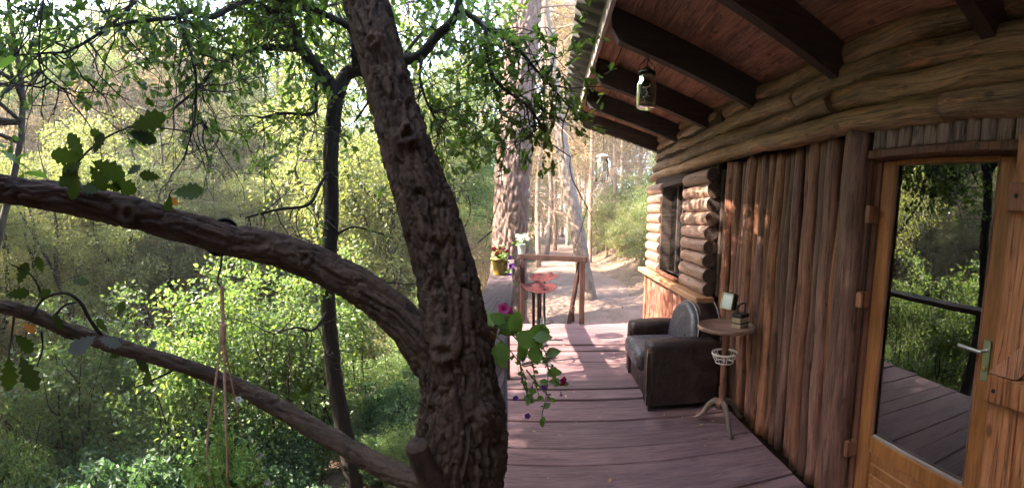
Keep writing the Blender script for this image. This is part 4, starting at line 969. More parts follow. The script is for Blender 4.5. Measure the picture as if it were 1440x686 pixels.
def woodland():
    # near ravine floor: broad leaves low at left, small-leaved shrubs
    for az, d, k, s in [(-68, 3.6, 'shrubC', 1.0), (-60, 3.9, 'shrubC', 1.1), (-53, 3.7, 'shrubC', .95), (-47, 4.2, 'shrubC', 1.0), (-64, 5.0, 'shrubC', 1.25), (-56, 5.2, 'shrubA', 1.1), (-49, 5.4, 'shrubC', 1.2), (-42, 4.9, 'shrubC', 1.0), (-40, 6.2, 'shrubA', 1.1),
                        (-72, 4.6, 'shrubA', 1.1), (-37, 4.3, 'shrubC', .7), (-34, 5.8, 'shrubA', .8), (-30, 6.4, 'shrubA', .9), (-22, 5.2, 'shrubC', .7), (-20, 6.6, 'shrubA', .8), (-17, 7.6, 'shrubA', 1.0), (-26, 8.2, 'shrubB', .9), (-13, 8.4, 'shrubB', 1.0), (-36, 8.0, 'shrubB', 1.2),
                        (-46, 7.6, 'shrubA', 1.3), (-54, 7.4, 'shrubA', 1.4), (-62, 7.2, 'shrubB', 1.3), (-70, 6.8, 'shrubA', 1.4), (-78, 5.5, 'shrubA', 1.3), (-16, 5.8, 'shrubC', .6), (-21, 4.4, 'shrubC', .5), (-25, 4.0, 'shrubC', .45), (-34, 4.6, 'shrubA', .5), (-24, 5.4, 'shrubA', .5), (-28, 5.0, 'shrubC', .5), (-19, 5.4, 'shrubA', .45), (-39, 3.8, 'shrubC', .6), (-44, 3.5, 'shrubC', .7), (-58, 3.2, 'shrubC', .7), (-66, 3.0, 'shrubC', .7), (-20, 3.6, 'shrubA', .36), (-17.5, 4.2, 'shrubC', .4), (-33, 3.2, 'shrubC', .4), (-22, 3.9, 'shrubA', .4)]:
        plant(k, *polar(az, d), s)
    for az, d, s in [(-36, 4.6, .9), (-45, 5.0, 1.0), (-51, 4.6, .9), (-33, 5.2, .9), (-41, 5.8, 1.1), (-58, 6.0, 1.1), (-66, 5.6, 1.1), (-27, 6.0, .9)]: plant('sapling', *polar(az, d), s)
    for az, d, s in [(-107, 5.3, 1.0), (-92, 4.8, .88), (-83, 5.5, .84), (-130, 6.2, .85), (-150, 8, 1.0), (180, 8, 1.0)]: plant('tall', *polar(az, d), s)  # added high-crowned trees that shade the deck and wall
    # middle belt
    n = 0
    for ring, (d0, d1, step, kinds, s0, s1) in enumerate([(8.5, 10.5, 5.5, ['shrubA', 'shrubB', 'shrubB', 'shrubD', 'oakB'], .9, 1.5), (10.8, 13.5, 5.5, ['shrubB', 'oakB', 'shrubD', 'gold', 'oakA'], .75, 1.2),
                                                          (13.5, 17, 5, ['oakA', 'oakB', 'gold', 'oakC', 'shrubB'], .8, 1.15), (17.5, 22, 5, ['oakC', 'gold', 'oakA', 'oakB'], .95, 1.35), (23, 30, 4.5, ['oakC', 'oakA', 'gold'], 1.2, 1.7)]):
        az = -84
        while az < 20:
            a = az + wr.uniform(-2, 2); d = wr.uniform(d0, d1); x, y = polar(a, d); k = wr.choice(kinds); s = wr.uniform(s0, s1)
            if -36 < a < -6 and ring >= 2: s *= .62                      # the open, brighter gap in the wood
            if a > -8: k = wr.choice(['shrubB', 'shrubB', 'shrubD'] if ring < 4 else ['shrubB', 'oakB']); s = wr.uniform(.8, 1.3)
            if -75 < a < -40 and ring >= 2: s *= 1.1
            if -75 < a < -42 and ring in (1, 2, 3, 4) and wr.random() < .7: k = 'gold' if ring > 1 else 'shrubD'
            if clear(x, y, 1.5): plant(k, x, y, s)
            az += step*wr.uniform(.8, 1.2)
    for k in range(95):
        a = wr.uniform(-82, -9); d = 7.5 + 13*wr.random()**1.1; x, y = polar(a, d)
        if clear(x, y, 1.6): plant(wr.choice(['shrubB', 'shrubD', 'shrubA', 'shrubB', 'oakB'] if d > 9.5 else ['shrubB', 'shrubA', 'shrubD']), x, y, wr.uniform(.8, 1.35)*(.8 if d < 9.5 else 1))
    # bank right of the path
    for (x, y, k, s) in [(2.9, 10.2, 'shrubB', .8), (3.6, 11.6, 'shrubB', 1.2), (2.7, 12.6, 'shrubB', 1.0), (4.6, 12.4, 'shrubB', 1.4), (3.4, 14.0, 'shrubB', 1.4), (5.2, 14.5, 'shrubB', 1.5), (2.2, 15.6, 'shrubB', 1.2), (4.2, 16.5, 'shrubB', 1.6), (6.4, 16.5, 'shrubB', 1.7), (3.0, 18.2, 'shrubB', 1.5),
                         (1.6, 18.6, 'shrubB', 1.1), (5.4, 19, 'shrubB', 1.8), (2.4, 21, 'shrubB', 1.6), (4.0, 9.2, 'shrubB', .9), (-1.4, 12.2, 'shrubB', .8), (-2.2, 14.5, 'shrubB', 1.1), (-1.9, 17.5, 'shrubB', 1.2), (-2.0, 9.6, 'shrubB', .9), (-2.9, 11.2, 'shrubB', 1.2), (-1.6, 20, 'shrubB', 1.2), (.2, 25, 'shrubB', 1.6), (7.5, 13, 'shrubB', 1.5), (2.6, 11.2, 'shrubB', .8), (3.2, 12.9, 'shrubA', 1.3), (2.4, 14.2, 'shrubB', 1.1), (4.2, 13.4, 'shrubB', 1.5), (3.6, 15.2, 'shrubA', 1.6), (5.0, 16.0, 'shrubB', 1.8), (2.0, 17.2, 'shrubB', 1.3), (3.4, 19.6, 'shrubA', 1.8), (-1.2, 10.6, 'shrubB', .6), (-1.6, 15.6, 'shrubB', 1.2)]:
        plant(k, x, y, s)
    for (az, d, k, s) in [(-1.5, 14, 'pine1', 1.0), (-.6, 17, 'pine2', .95), (.6, 20, 'pine1', 1.1), (2.2, 23, 'pine2', 1.0), (3.6, 17.5, 'pine1', .9), (5.2, 15.5, 'pine1', .95), (6.4, 22, 'pine2', 1.1), (8.2, 18, 'pine1', 1.0), (9.6, 24, 'pine2', 1.1), (11.5, 19, 'pine1', 1.1), (13.5, 23, 'pine2', 1.0), (4.4, 27, 'pine1', 1.2), (-3.6, 19, 'pine1', 1.0), (-8.5, 20, 'pine1', 1.0), (7.4, 28, 'pine2', 1.2), (1.6, 30, 'pine1', 1.3), (11, 30, 'pine2', 1.3), (15.5, 20, 'pine1', 1.1), (-5, 27, 'pine2', 1.2), (-11, 25, 'pine1', 1.1)]:
        plant(k, *polar(az, d), s)
    for (az, d, k, s) in [(-2, 32, 'gold', 1.5), (1, 34, 'gold', 1.6), (4, 31, 'gold', 1.5), (7, 34, 'gold', 1.7), (10, 32, 'gold', 1.6), (13, 33, 'gold', 1.6), (16, 30, 'gold', 1.6), (2.5, 38, 'oakC', 1.7), (8.5, 39, 'oakC', 1.7), (-5, 33, 'gold', 1.4), (-8, 30, 'oakB', 1.1), (-55, 17, 'gold', 1.5), (-62, 19, 'gold', 1.6), (-68, 16, 'gold', 1.4), (-48, 20, 'gold', 1.6), (-72, 21, 'gold', 1.7), (-59, 12.5, 'gold', 1.0), (-66, 12, 'gold', .95), (-52, 13, 'gold', 1.0)]:
        plant(k, *polar(az, d), s)
    # unseen trees added behind the photographer to block sky light
    for az in range(118, 262, 14):
        x, y = polar(az, wr.uniform(7.5, 11)); plant(wr.choice(['oakA', 'oakA', 'oakC']), x, y, wr.uniform(1.1, 1.4))
    for az, d in ((-99, 4.7), (-113, 4.4), (-127, 4.2), (-142, 4.2), (-158, 4.4), (-175, 4.8), (168, 5.2)): plant('oakA', *polar(az, d), wr.uniform(.9, 1.05))  # more unseen oaks, added to block low light from behind
    for (az, d, k, s) in [(-74, 15, 'gold', 1.5), (-70, 17, 'oakC', 1.5), (-65.5, 15, 'gold', 1.5), (-61, 17, 'oakA', 1.6), (-57, 14.5, 'gold', 1.45), (-53, 18, 'oakC', 1.6), (-49, 15.5, 'gold', 1.5), (-45, 17, 'oakA', 1.5), (-40.5, 16, 'gold', 1.35), (-37, 19, 'oakC', 1.5), (-33, 17, 'gold', 1.2), (-68, 24, 'oakC', 2.0), (-60, 25, 'gold', 2.3), (-52, 25, 'oakA', 2.2), (-44, 25, 'gold', 2.2), (-36, 26, 'oakC', 1.8), (-28, 24, 'oakA', 1.5), (-22, 25, 'gold', 1.6), (-17, 26, 'oakC', 1.4), (-76, 25, 'gold', 2.2), (-12.5, 24, 'oakC', 1.3)]: plant(k, *polar(az, d), s)
woodland()
def litter():
    rng = np.random.default_rng(9); n = 26000
    x = rng.uniform(-11, 5, n); y = rng.uniform(-1, 20, n); k = ~((x > -.6) & (y < 6.5)) & ~((x > 1) & (y < 7)); x = x[k]; y = y[k]
    dn = np.abs(x-path_x(np.clip(y, 6.5, 24))); k = (y < 6.5) | (dn > 1.0) | (rng.random(len(x)) < .12); x = x[k]; y = y[k]
    z = terrain(x, y) + .012; B_ = np.stack([x, y, z], 1); m = len(x); D_ = rng.normal(0, 1, (m, 3)); D_[:, 2] *= .25; N_ = rng.normal(0, .3, (m, 3)); N_[:, 2] += 1
    v, f = many(RHOMB_V*np.array([1.2, 1, 1]), RHOMB_F, B_, D_, N_, rng.uniform(.03, .075, m))
    tag(obj('leaf_litter', mkmesh('leaf_litter', v, f, M['litter'], False)), 'dry fallen leaves scattered over the woodland ground', 'leaf litter', kind='stuff')
litter()
def ground_cover():
    rng = np.random.default_rng(19); n = 5200; x = rng.uniform(-19, 9, n); y = rng.uniform(-2, 26, n)
    dn = x-path_x(np.clip(y, 6.5, 24)); k = ~((x > -1.0) & (y < 7.2)) & ~((x > .9) & (y < 7.6)) & ((y < 6.5) | (dn > 1.75) | (dn < -1.25)) & (np.hypot(x, y) > 4.6); x = x[k]; y = y[k]; m = len(x)
    q = 16; B_ = np.repeat(np.stack([x, y, terrain(x, y)], 1), q, 0); h = np.repeat(rng.uniform(.1, .42, m), q)*rng.random(m*q); r = np.repeat(rng.uniform(.08, .25, m), q)
    B_ = B_ + rng.normal(0, 1, (m*q, 3))*np.stack([r, r, 0*r], 1)*.6 + np.stack([0*h, 0*h, h], 1)
    N_ = rng.normal(0, .6, (m*q, 3)); N_[:, 2] += .8; v, f = many(RHOMB_V*np.array([1.1, 1, 1]), RHOMB_F, B_, rng.normal(0, 1, (m*q, 3)), N_, rng.uniform(.03, .075, m*q))
    tag(obj('ground_cover', mkmesh('ground_cover', v, f, M['leaf_yg'], False)), 'low green plants covering the slopes between the shrubs', 'ground cover', kind='stuff')
ground_cover()

def deck_leaves():
    rng = np.random.default_rng(33); n = 75; y = rng.uniform(.8, 6.3, n); x = np.where(rng.random(n) < .45, rng.uniform(1.15, 1.46, n), rng.uniform(-.4, 1.3, n)); x = np.where(y > 3.6, np.minimum(x, 1.32), x)
    B_ = np.stack([x, y, np.full(n, .006)], 1); D_ = rng.normal(0, 1, (n, 3)); D_[:, 2] = np.abs(D_[:, 2])*.06; N_ = rng.normal(0, .15, (n, 3)); N_[:, 2] += 1
    v, f = many(LEAFL_V, LEAFL_F, B_, D_, N_, rng.uniform(.018, .045, n)); v[:, 2] = np.maximum(v[:, 2], .003)
    tag(obj('fallen_leaf_scatter', mkmesh('fallen_leaf_scatter', v, f, M['litter'], False)), 'small dry leaves blown over the deck boards', 'leaf litter', kind='stuff')
deck_leaves()

# ------------------------------------------------------------------ railing
def leather(name, col, rough, spec):
    m, N, L, B, O = nodes(name); v = coords(N, L, (1, 1, 1), False, False)
    n1 = noise(N, L, v, 7, 4, .55, .6); n2 = noise(N, L, v, 45, 4, .6); vo = N.new('ShaderNodeTexVoronoi'); vo.inputs['Scale'].default_value = 160; L.new(v, vo.inputs['Vector'])
    r = ramp(N, [(.36, tuple(q*.55 for q in col)), (.64, tuple(q*1.7 for q in col))]); L.new(n1, r.inputs[0]); c = mixc(N, L, .35, r.outputs[0], tuple(q*1.2 for q in col)); L.new(c, B.inputs['Base Color'])
    rr = N.new('ShaderNodeMapRange'); rr.inputs[1].default_value = .35; rr.inputs[2].default_value = .65; rr.inputs[3].default_value = rough-.1; rr.inputs[4].default_value = rough+.14; L.new(n2, rr.inputs[0]); L.new(rr.outputs[0], B.inputs['Roughness'])
    B.inputs['Specular IOR Level'].default_value = spec
    b = bump(N, L, n1, .55, .03); b = bump(N, L, n2, .35, .006, b); L.new(bump(N, L, vo.outputs['Distance'], .2, .002, b), B.inputs['Normal']); return m
M['leather'] = leather('brown_leather', (.017, .0085, .008), .45, .3)
M['leather_seat'] = leather('leather_sky_sheen', (.04, .035, .043), .36, .5)  # sky sheen on the cushions put into a paler, bluer base colour
#'brown_leather', (.012, .007, .008), .45, 0, .5, 14, .35, .28)
M['piping'] = plain('leather_piping', (.20, .16, .15), .4, 0, .15)
M['white_metal'] = plain('white_painted_metal', (.55, .5, .47), .45, 0, .2)
M['red_metal'] = plain('red_metal_shaded', (.035, .007, .007), .65, 0, .35, 25, .15, .12)  # stool red darkened in the colour, in place of shade falling there
M['black'] = plain('black_plastic', (.012, .012, .013), .35, 0, .2)
M['tabletop'] = wood('table_top', (0.12, 0.056, 0.036), (0.208, 0.112, 0.076), (0.304, 0.184, 0.136), 0, (.28, .5), .7, vary=0, attr=False, cracks=.25)
M['tableleg'] = wood('table_leg', (.07, .025, .014), (.17, .065, .035), (.27, .12, .07), 2, (.35, .5), 1.2, vary=0)
M['tablefoot'] = wood('table_foot', (.06, .04, .032), (.12, .08, .062), (.19, .135, .11), 2, (.5, .7), 1.2, vary=0)
M['lens_sky'] = plain('lens_sky_sheen', (.62, .66, .72), .25, .35, .05, 10, .02)  # pale bluish colour stands in for sky reflected in the lens
M['boxprint'] = wood('printed_box', (.20, .15, .09), (.40, .31, .2), (.55, .45, .32), 0, (.5, .7), 2, vary=0, attr=False, cracks=.25)
M['yellowpot'] = plain('yellow_pot', (0.1771, 0.1232, 0.01733), .45, 0, .2, 15)
M['bluepot'] = plain('pale_green_pot', (.38, .47, .42), .5, 0, .15, 15)
M['terra'] = plain('terracotta', (.24, .11, .07), .8, 0, .2)
M['magenta'] = leafmat('magenta_petal', [(.22, .006, .07), (.28, .01, .10)], (1.2, .9, 1.0), .35)
M['redp'] = leafmat('red_petal', [(0.132, 0.009, 0.018), (0.18, 0.018, 0.03)], (1.2, .8, .8), .35)
M['purple'] = leafmat('purple_petal', [(.08, .015, .22), (.14, .02, .28)], (1.1, 1, 1.2), .35)
M['whitep'] = leafmat('white_petal', [(.34, .33, .31), (.42, .40, .38)], (1, 1, 1), .3)
M['maroon'] = leafmat('wilted_petal', [(.05, .006, .02), (.08, .01, .03)], (1, 1, 1), .2)
M['rope'] = wood('jute_rope', (.36, .17, .10), (.52, .28, .18), (.64, .38, .26), 2, (.7, .9), 3, vary=0, cracks=.25)
M['succ'] = leafmat('succulent', [(0.13, 0.221, 0.065), (0.208, 0.312, 0.091), (0.286, 0.351, 0.104)], (1.5, 1.6, .8), .35)
M['soil'] = plain('soil', (.04, .026, .018), .95)

def rail_x(y): return -.30 - .078*y
def build_rail():
    r = empty('deck_railing', (0, 0, 0), label='weathered wide plank railing along the ravine edge of the deck', cat='railing')
    v = []
    for dz in (.905, .95):
        for y in (1.03, 6.55):
            for o in (0, .265): v.append((rail_x(y)+o, y, dz))
    v, f = v, [(0, 2, 3, 1), (4, 5, 7, 6), (0, 1, 5, 4), (1, 3, 7, 5), (3, 2, 6, 7), (2, 0, 4, 6)]
    bm = bmesh.new(); vs_ = [bm.verts.new(q) for q in v]
    for q in f: bm.faces.new([vs_[i] for i in q])
    bmesh.ops.subdivide_edges(bm, edges=[e for e in bm.edges if e.calc_length() > 3], cuts=20)
    for q in bm.verts: q.co.x += .012*math.sin(q.co.y*2.1); q.co.z += .006*math.sin(q.co.y*1.3)
    bmesh.ops.bevel(bm, geom=[e for e in bm.edges if e.calc_face_angle(0) > .8], offset=.012, segments=2, affect='EDGES')
    me = bpy.data.meshes.new('top_plank'); bm.to_mesh(me); bm.free(); me.materials.append(M['rail'])
    at = me.attributes.new('bc', 'FLOAT_VECTOR', 'POINT'); at.data.foreach_set('vector', np.array([q.co for q in me.vertices], np.float32).ravel())
    obj('top_plank', me, r)
    for y in (1.35, 4.05, 6.42):
        x = rail_x(y)+.19; box('post', (x-.04, y-.04, .0), (x+.04, y+.04, .904), M['railred'], r, .006)
    g = empty('end_railing', (0, 0, 0), label='dark red wooden railing with a post at the far end of the deck', cat='railing')
    a = Vector((-.50, 6.62, 1.0)); b = Vector((.545, 6.40, .975)); ang = math.atan2(b.y-a.y, b.x-a.x)
    o = box('handrail', (0, -.05, -.045), ((b-a).length, .05, .04), M['railred'], g, .008, loc=a, rot=(0, .02, ang))
    box('post', (.435, 6.37, 0), (.515, 6.44, .945), M['railred'], g, .006)
    box('post', (-.46, 6.555, 0), (-.39, 6.625, .955), M['railred'], g, .006)
    p0 = Vector((.44, 6.47, .93)); p1 = Vector((.29, 6.62, -.12)); d = p1-p0
    v, f, bc = tube([p0, p1], .036, 4, 2); obj('brace', mkmesh('brace', v, f, M['railred'], False, bc), g)
    box('post', (.325, 6.50, 0), (.375, 6.545, .25), M['railred'], g, .004)
build_rail()

# ------------------------------------------------------------------ leather armchair
def soft(name, lo, hi, bev, mat, parent, seg=6, bulge=(0, 0, 0), rot=None, piv=None):
    bm = bmesh.new(); bmesh.ops.create_cube(bm, size=1.0); lo = Vector(lo); hi = Vector(hi); c = (lo+hi)/2; h = (hi-lo)/2
    for q in bm.verts: q.co = Vector([q.co[i]*2*h[i] for i in range(3)])
    bmesh.ops.bevel(bm, geom=bm.edges[:], offset=bev, segments=seg, affect='EDGES', profile=.5)
    bmesh.ops.subdivide_edges(bm, edges=[e for e in bm.edges if e.calc_length() > .12], cuts=6, use_grid_fill=True)
    for q in bm.verts:
        u = [q.co[i]/h[i] for i in range(3)]
        for i in range(3):
            if bulge[i]:
                j, k = [a for a in range(3) if a != i]; q.co[i] += bulge[i]*math.copysign(1, u[i])*min(1, abs(u[i]))*(1-u[j]**2)*(1-u[k]**2)
        if rot is not None: q.co = Euler(rot).to_matrix() @ q.co
        q.co += c
    me = bpy.data.meshes.new(name); bm.to_mesh(me); bm.free(); me.materials.append(mat)
    for p in me.polygons: p.use_smooth = True
    return obj(name, me, parent)
def build_chair():
    c = empty('armchair', (0, 0, 0), label='dark brown leather club armchair with rounded back against the log wall', cat='armchair')
    X = .79
    def arm(y0, y1, z1):
        prof = [(X, .055), (X-.004, .30), (X, z1-.05), (X+.012, z1-.015), (X+.05, z1), (X+.30, z1+.015), (X+.58, z1+.004), (X+.64, z1-.03), (X+.655, z1-.1), (X+.655, .055)]
        bm = bmesh.new(); a = [bm.verts.new((x, y0, z)) for x, z in prof]; b = [bm.verts.new((x, y1, z)) for x, z in prof]; n = len(prof)
        bm.faces.new(a); bm.faces.new(b[::-1])
        for i in range(n): bm.faces.new((a[i], b[i], b[(i+1) % n], a[(i+1) % n]))
        bmesh.ops.recalc_face_normals(bm, faces=bm.faces[:])
        ed = [e for e in bm.edges if abs(e.verts[0].co.y-e.verts[1].co.y) < 1e-6 and max(q.co.z for q in e.verts) > .3]
        bmesh.ops.bevel(bm, geom=ed, offset=.05, segments=5, affect='EDGES', profile=.5)
        me = bpy.data.meshes.new('arm'); bm.to_mesh(me); bm.free(); me.materials.append(M['leather'])
        for p in me.polygons: p.use_smooth = len(p.vertices) < 8
        o = obj('arm', me, c)
        # welt and nail line down the front edge
        v, f, _ = tube([(X-.003, y0+.012, .06), (X-.006, y0+.008, .3), (X+.0, y0+.02, z1-.08)], .006, 6, 14); obj('welt', mkmesh('welt', v, f, M['leather']), o)
        return o
    a = arm(3.29, 3.50, .575); arm(4.10, 4.31, .56)
    for i in range(22):
        v, f = lathe([(.006, 0), (.0045, .003), (.001, .004)], 8, True); MB().add(xf(v, (X-.006, 3.315, .09+i*.0205), (0, -math.pi/2, 0)), f).build('nail', M['brass'], a)
    soft('base', (X+.01, 3.505, .06), (1.40, 4.095, .27), .02, M['leather'], c, 3)
    v, f, _ = tube([(X+.006, 3.51, .265), (X+.006, 4.09, .265)], .006, 6, 8); obj('piping', mkmesh('piping', v, f, M['piping']), c)
    soft('seat_cushion', (X-.055, 3.49, .275), (1.25, 4.11, .445), .055, M['leather_seat'], c, 6, (.012, 0, .022))
    # rounded back: a domed slab leaning towards the wall
    def dome(name, x0, x1, w, zb, zt, mat, bev, tilt, parent):
        pts = []; yc = 3.80; hz = zt-zb
        for k in range(25):
            t = math.pi*k/24; pts.append((yc + w*math.cos(t), zb + hz*(.42+.58*math.sin(t)) if True else 0))
        pts = [(yc+w*1.0, zb)] + pts + [(yc-w*1.0, zb)]
        bm = bmesh.new(); A = [bm.verts.new((x0, y, z)) for y, z in pts]; Bv = [bm.verts.new((x1, y, z)) for y, z in pts]; n = len(pts)
        fa = bm.faces.new(A); fb = bm.faces.new(Bv[::-1])
        for i in range(n): bm.faces.new((A[i], Bv[i], Bv[(i+1) % n], A[(i+1) % n]))
        bmesh.ops.recalc_face_normals(bm, faces=bm.faces[:])
        bmesh.ops.bevel(bm, geom=list(fa.edges), offset=bev, segments=6, affect='EDGES', profile=.5)
        for f_ in bm.faces:
            if len(f_.verts) > 8 and f_.normal.x < -.5: front = f_
        r = bmesh.ops.poke(bm, faces=[front]); r['verts'][0].co.x -= .035
        bmesh.ops.subdivide_edges(bm, edges=[e for e in bm.edges if r['verts'][0] in e.verts], cuts=3)
        for q in bm.verts: q.co.x += (q.co.z-zb)*tilt
        me = bpy.data.meshes.new(name); bm.to_mesh(me); bm.free(); me.materials.append(mat)
        for p in me.polygons: p.use_smooth = True
        return obj(name, me, parent)
    bk = dome('backrest', 1.235, 1.43, .37, .10, .845, M['leather'], .03, .10, c)
    dome('back_cushion', 1.165, 1.25, .345, .40, .825, M['leather_seat'], .05, .16, c)
    pts = []
    for k in range(25):
        t = math.pi*k/24; y = 3.80 + .355*math.cos(t); z = .40+.43*(.42+.58*math.sin(t)); pts.append((1.228+(z-.4)*.15, y, z))
    v, f, _ = tube(pts, .007, 6, 60); obj('piping', mkmesh('piping', v, f, M['piping']), bk)
    pts = [(p[0]+.20-.03, 3.80+(p[1]-3.80)*1.03, .10+(p[2]-.40)/.43*.745) for p in pts]
    v, f, _ = tube([(1.425+(p[2]-.1)*.10, p[1], p[2]) for p in pts], .006, 6, 60); obj('piping', mkmesh('piping', v, f, M['piping']), bk)
    for x in (.83, 1.38):
        for y in (3.34, 4.26): box('foot', (x-.025, y-.025, 0), (x+.025, y+.025, .056), M['black'], c, .004)
build_chair()

# ------------------------------------------------------------------ pedestal table and the lamp on it
def build_table():
    X, Y = 1.305, 2.955
    t = empty('pedestal_table', (0, 0, 0), label='small round pedestal table with three legs and a white metal basket', cat='table')
    v, f = lathe([(.0, .770), (.20, .770), (.218, .776), (.222, .788), (.222, .800), (.216, .804), (.210, .802), (.208, .794), (.0, .792)], 56, False)
    MB().add(xf(v, (X, Y, 0)), f).build('table_top', M['tabletop'], t)
    pr = [(.045, .16), (.048, .19), (.03, .215), (.022, .23), (.030, .25), (.032, .30), (.022, .34), (.026, .36), (.027, .50), (.020, .55), (.024, .57), (.024, .68), (.032, .72), (.05, .755), (.07, .769)]
    v, f = lathe(pr, 24); MB().add(xf(v, (X, Y, 0)), f).build('column', M['tableleg'], t)
    for a in (R(-93), R(128), R(18)):
        d = np.array([math.cos(a), math.sin(a), 0]); z = np.array([0, 0, 1.]); o = np.array([X, Y, 0])
        pts = [o+d*.03+z*.19, o+d*.07+z*.185, o+d*.12+z*.14, o+d*.165+z*.07, o+d*.20+z*.025, o+d*.225+z*.014]
        v, f, bc = tube(pts, [.026, .024, .02, .017, .015, .013], 10, 24); obj('leg', mkmesh('leg', v, f, M['tablefoot'], True, bc), t)
    b = obj('basket', mkmesh('basket', *[q for q in ring_vf(X, Y, .585, .098, .016, .004)], M['white_metal']), t)
    MB().add(*ring_vf(X, Y, .515, .068, .006, .004)).build('lower_ring', M['white_metal'], b)
    mb = MB()
    for k in range(8):
        a = k*math.pi/4+.2; q = lambda r, z, da=0: (X+r*math.cos(a+da), Y+r*math.sin(a+da), z)
        mb.tube([q(.095, .582), q(.092, .565, .12), q(.088, .55, .22), q(.08, .54, .12), q(.082, .552, .02), q(.088, .56, .1)], .003, 5, 20)
        mb.tube([q(.095, .582, .4), q(.085, .55, .36), q(.068, .517, .4)], .003, 5, 10)
    for a in (0, 2.1, 4.2): mb.tube([(X+.02*math.cos(a), Y+.02*math.sin(a), .525), (X+.068*math.cos(a), Y+.068*math.sin(a), .516)], .003, 5, 4)
    o = mb.build('scroll_work', M['white_metal'], b); o['kind'] = 'stuff'
    # hand lamp
    l = empty('hand_lamp', (0, 0, 0), label='vintage black hand lamp with square lens and boxy battery base on the round table', cat='lamp')
    lx, ly, z0 = 1.405, 2.925, .793; rz = .55
    Mz = Matrix.Translation((lx, ly, z0)) @ Matrix.Rotation(rz, 4, 'Z')
    def lb(name, lo, hi, mat, par, bev=.006):
        v, f = boxvf(lo, hi, bev, 2); v = [tuple(Mz @ Vector(q)) for q in v]; return obj(name, mkmesh(name, v, f, mat, False, v), par)
    b = lb('battery_base', (-.06, -.04, 0), (.06, .04, .075), M['boxprint'], l)
    lb('lid', (-.062, -.042, .0755), (.062, .042, .105), M['black'], l)
    lb('band', (-.0625, -.0425, .03), (.0625, .0425, .04), M['black'], b, .001)
    mb = MB(); mb.tube([Mz @ Vector(q) for q in [(-.045, 0, .10), (-.05, 0, .15), (-.02, 0, .175), (.045, 0, .178), (.055, 0, .15), (.05, 0, .10)]], .008, 8, 30); mb.build('handle', M['black'], l)
    Mh = Matrix.Translation((1.318, 2.955, .985)) @ Matrix.Rotation(R(205), 4, 'Z') @ Matrix.Rotation(R(-12), 4, 'Y')
    def hb(name, lo, hi, mat, par, bev): v, f = boxvf(lo, hi, bev, 3); v = [tuple(Mh @ Vector(q)) for q in v]; return obj(name, mkmesh(name, v, f, mat, True, v), par)
    hd = hb('lamp_head', (-.035, -.06, -.065), (.025, .06, .065), M['black'], l, .018)
    hb('lens', (.0255, -.047, -.052), (.032, .047, .052), M['lens_sky'], hd, .003)
    fr = MB()
    for lo, hi in (((.0252, -.055, -.06), (.036, .055, -.0525)), ((.0252, -.055, .0525), (.036, .055, .06)), ((.0252, -.055, -.052), (.036, -.0475, .052)), ((.0252, .0475, -.052), (.036, .055, .052))): fr.box(lo, hi, .001, Mh)
    fr.build('bezel', M['steel'], hd, False)
    v, f, _ = tube([Mh @ Vector((-.03, 0, -.04)), Mz @ Vector((-.055, 0, .165)), Mz @ Vector((-.03, 0, .17))], .01, 8, 12); obj('neck', mkmesh('neck', v, f, M['black']), l)
def ring_vf(X, Y, z, r, h, t, seg=48):
    v, f = lathe([(r, z-h/2), (r+t, z-h/2), (r+t, z+h/2), (r, z+h/2), (r, z-h/2)], seg, False); return [(a+X, b+Y, c_) for a, b, c_ in v], f
build_table()

# ------------------------------------------------------------------ stools with pierced seats
def seat_mesh():
    n, m = 44, 34; holes = []
    for a in np.linspace(-1.25, 1.25, 9): holes.append((.62*math.sin(a)*1.0, -.05-.52*math.cos(a)*.9+.0, .058))
    for a in np.linspace(-1.1, 1.1, 7): holes.append((.38*math.sin(a), .02-.28*math.cos(a), .05))
    holes += [(.0, .35, .05), (.35, .38, .055), (-.35, .38, .055)]
    V = []; idx = {}; F = []
    def inside(u, w):
        e = (u/.98)**2 + (w/.82)**2
        if w > .25: e = (u/.98)**2*(1+1.4*max(0, abs(w)-.25)) + (w/.8)**2 - .25*max(0, .35-abs(u))*(w > .4)
        return e < 1 and not any((u-a)**2+(w-b)**2 < r*r for a, b, r in holes)
    for i in range(n):
        for j in range(m):
            u = -1+2*(i+.5)/n; w = -1+2*(j+.5)/m
            if inside(u, w):
                q = []
                for a, b in ((i, j), (i+1, j), (i+1, j+1), (i, j+1)):
                    if (a, b) not in idx:
                        U = -1+2*a/n; W = -1+2*b/m; idx[(a, b)] = len(V); V.append((U*.18, W*.18, .05*(abs(U)**2.4) + .05*max(0, W)**2 + .02*max(0, -W)**2 + .018*math.cos(U*9)*max(0, W-.1)))
                    q.append(idx[(a, b)])
                F.append(tuple(q))
    return V, F
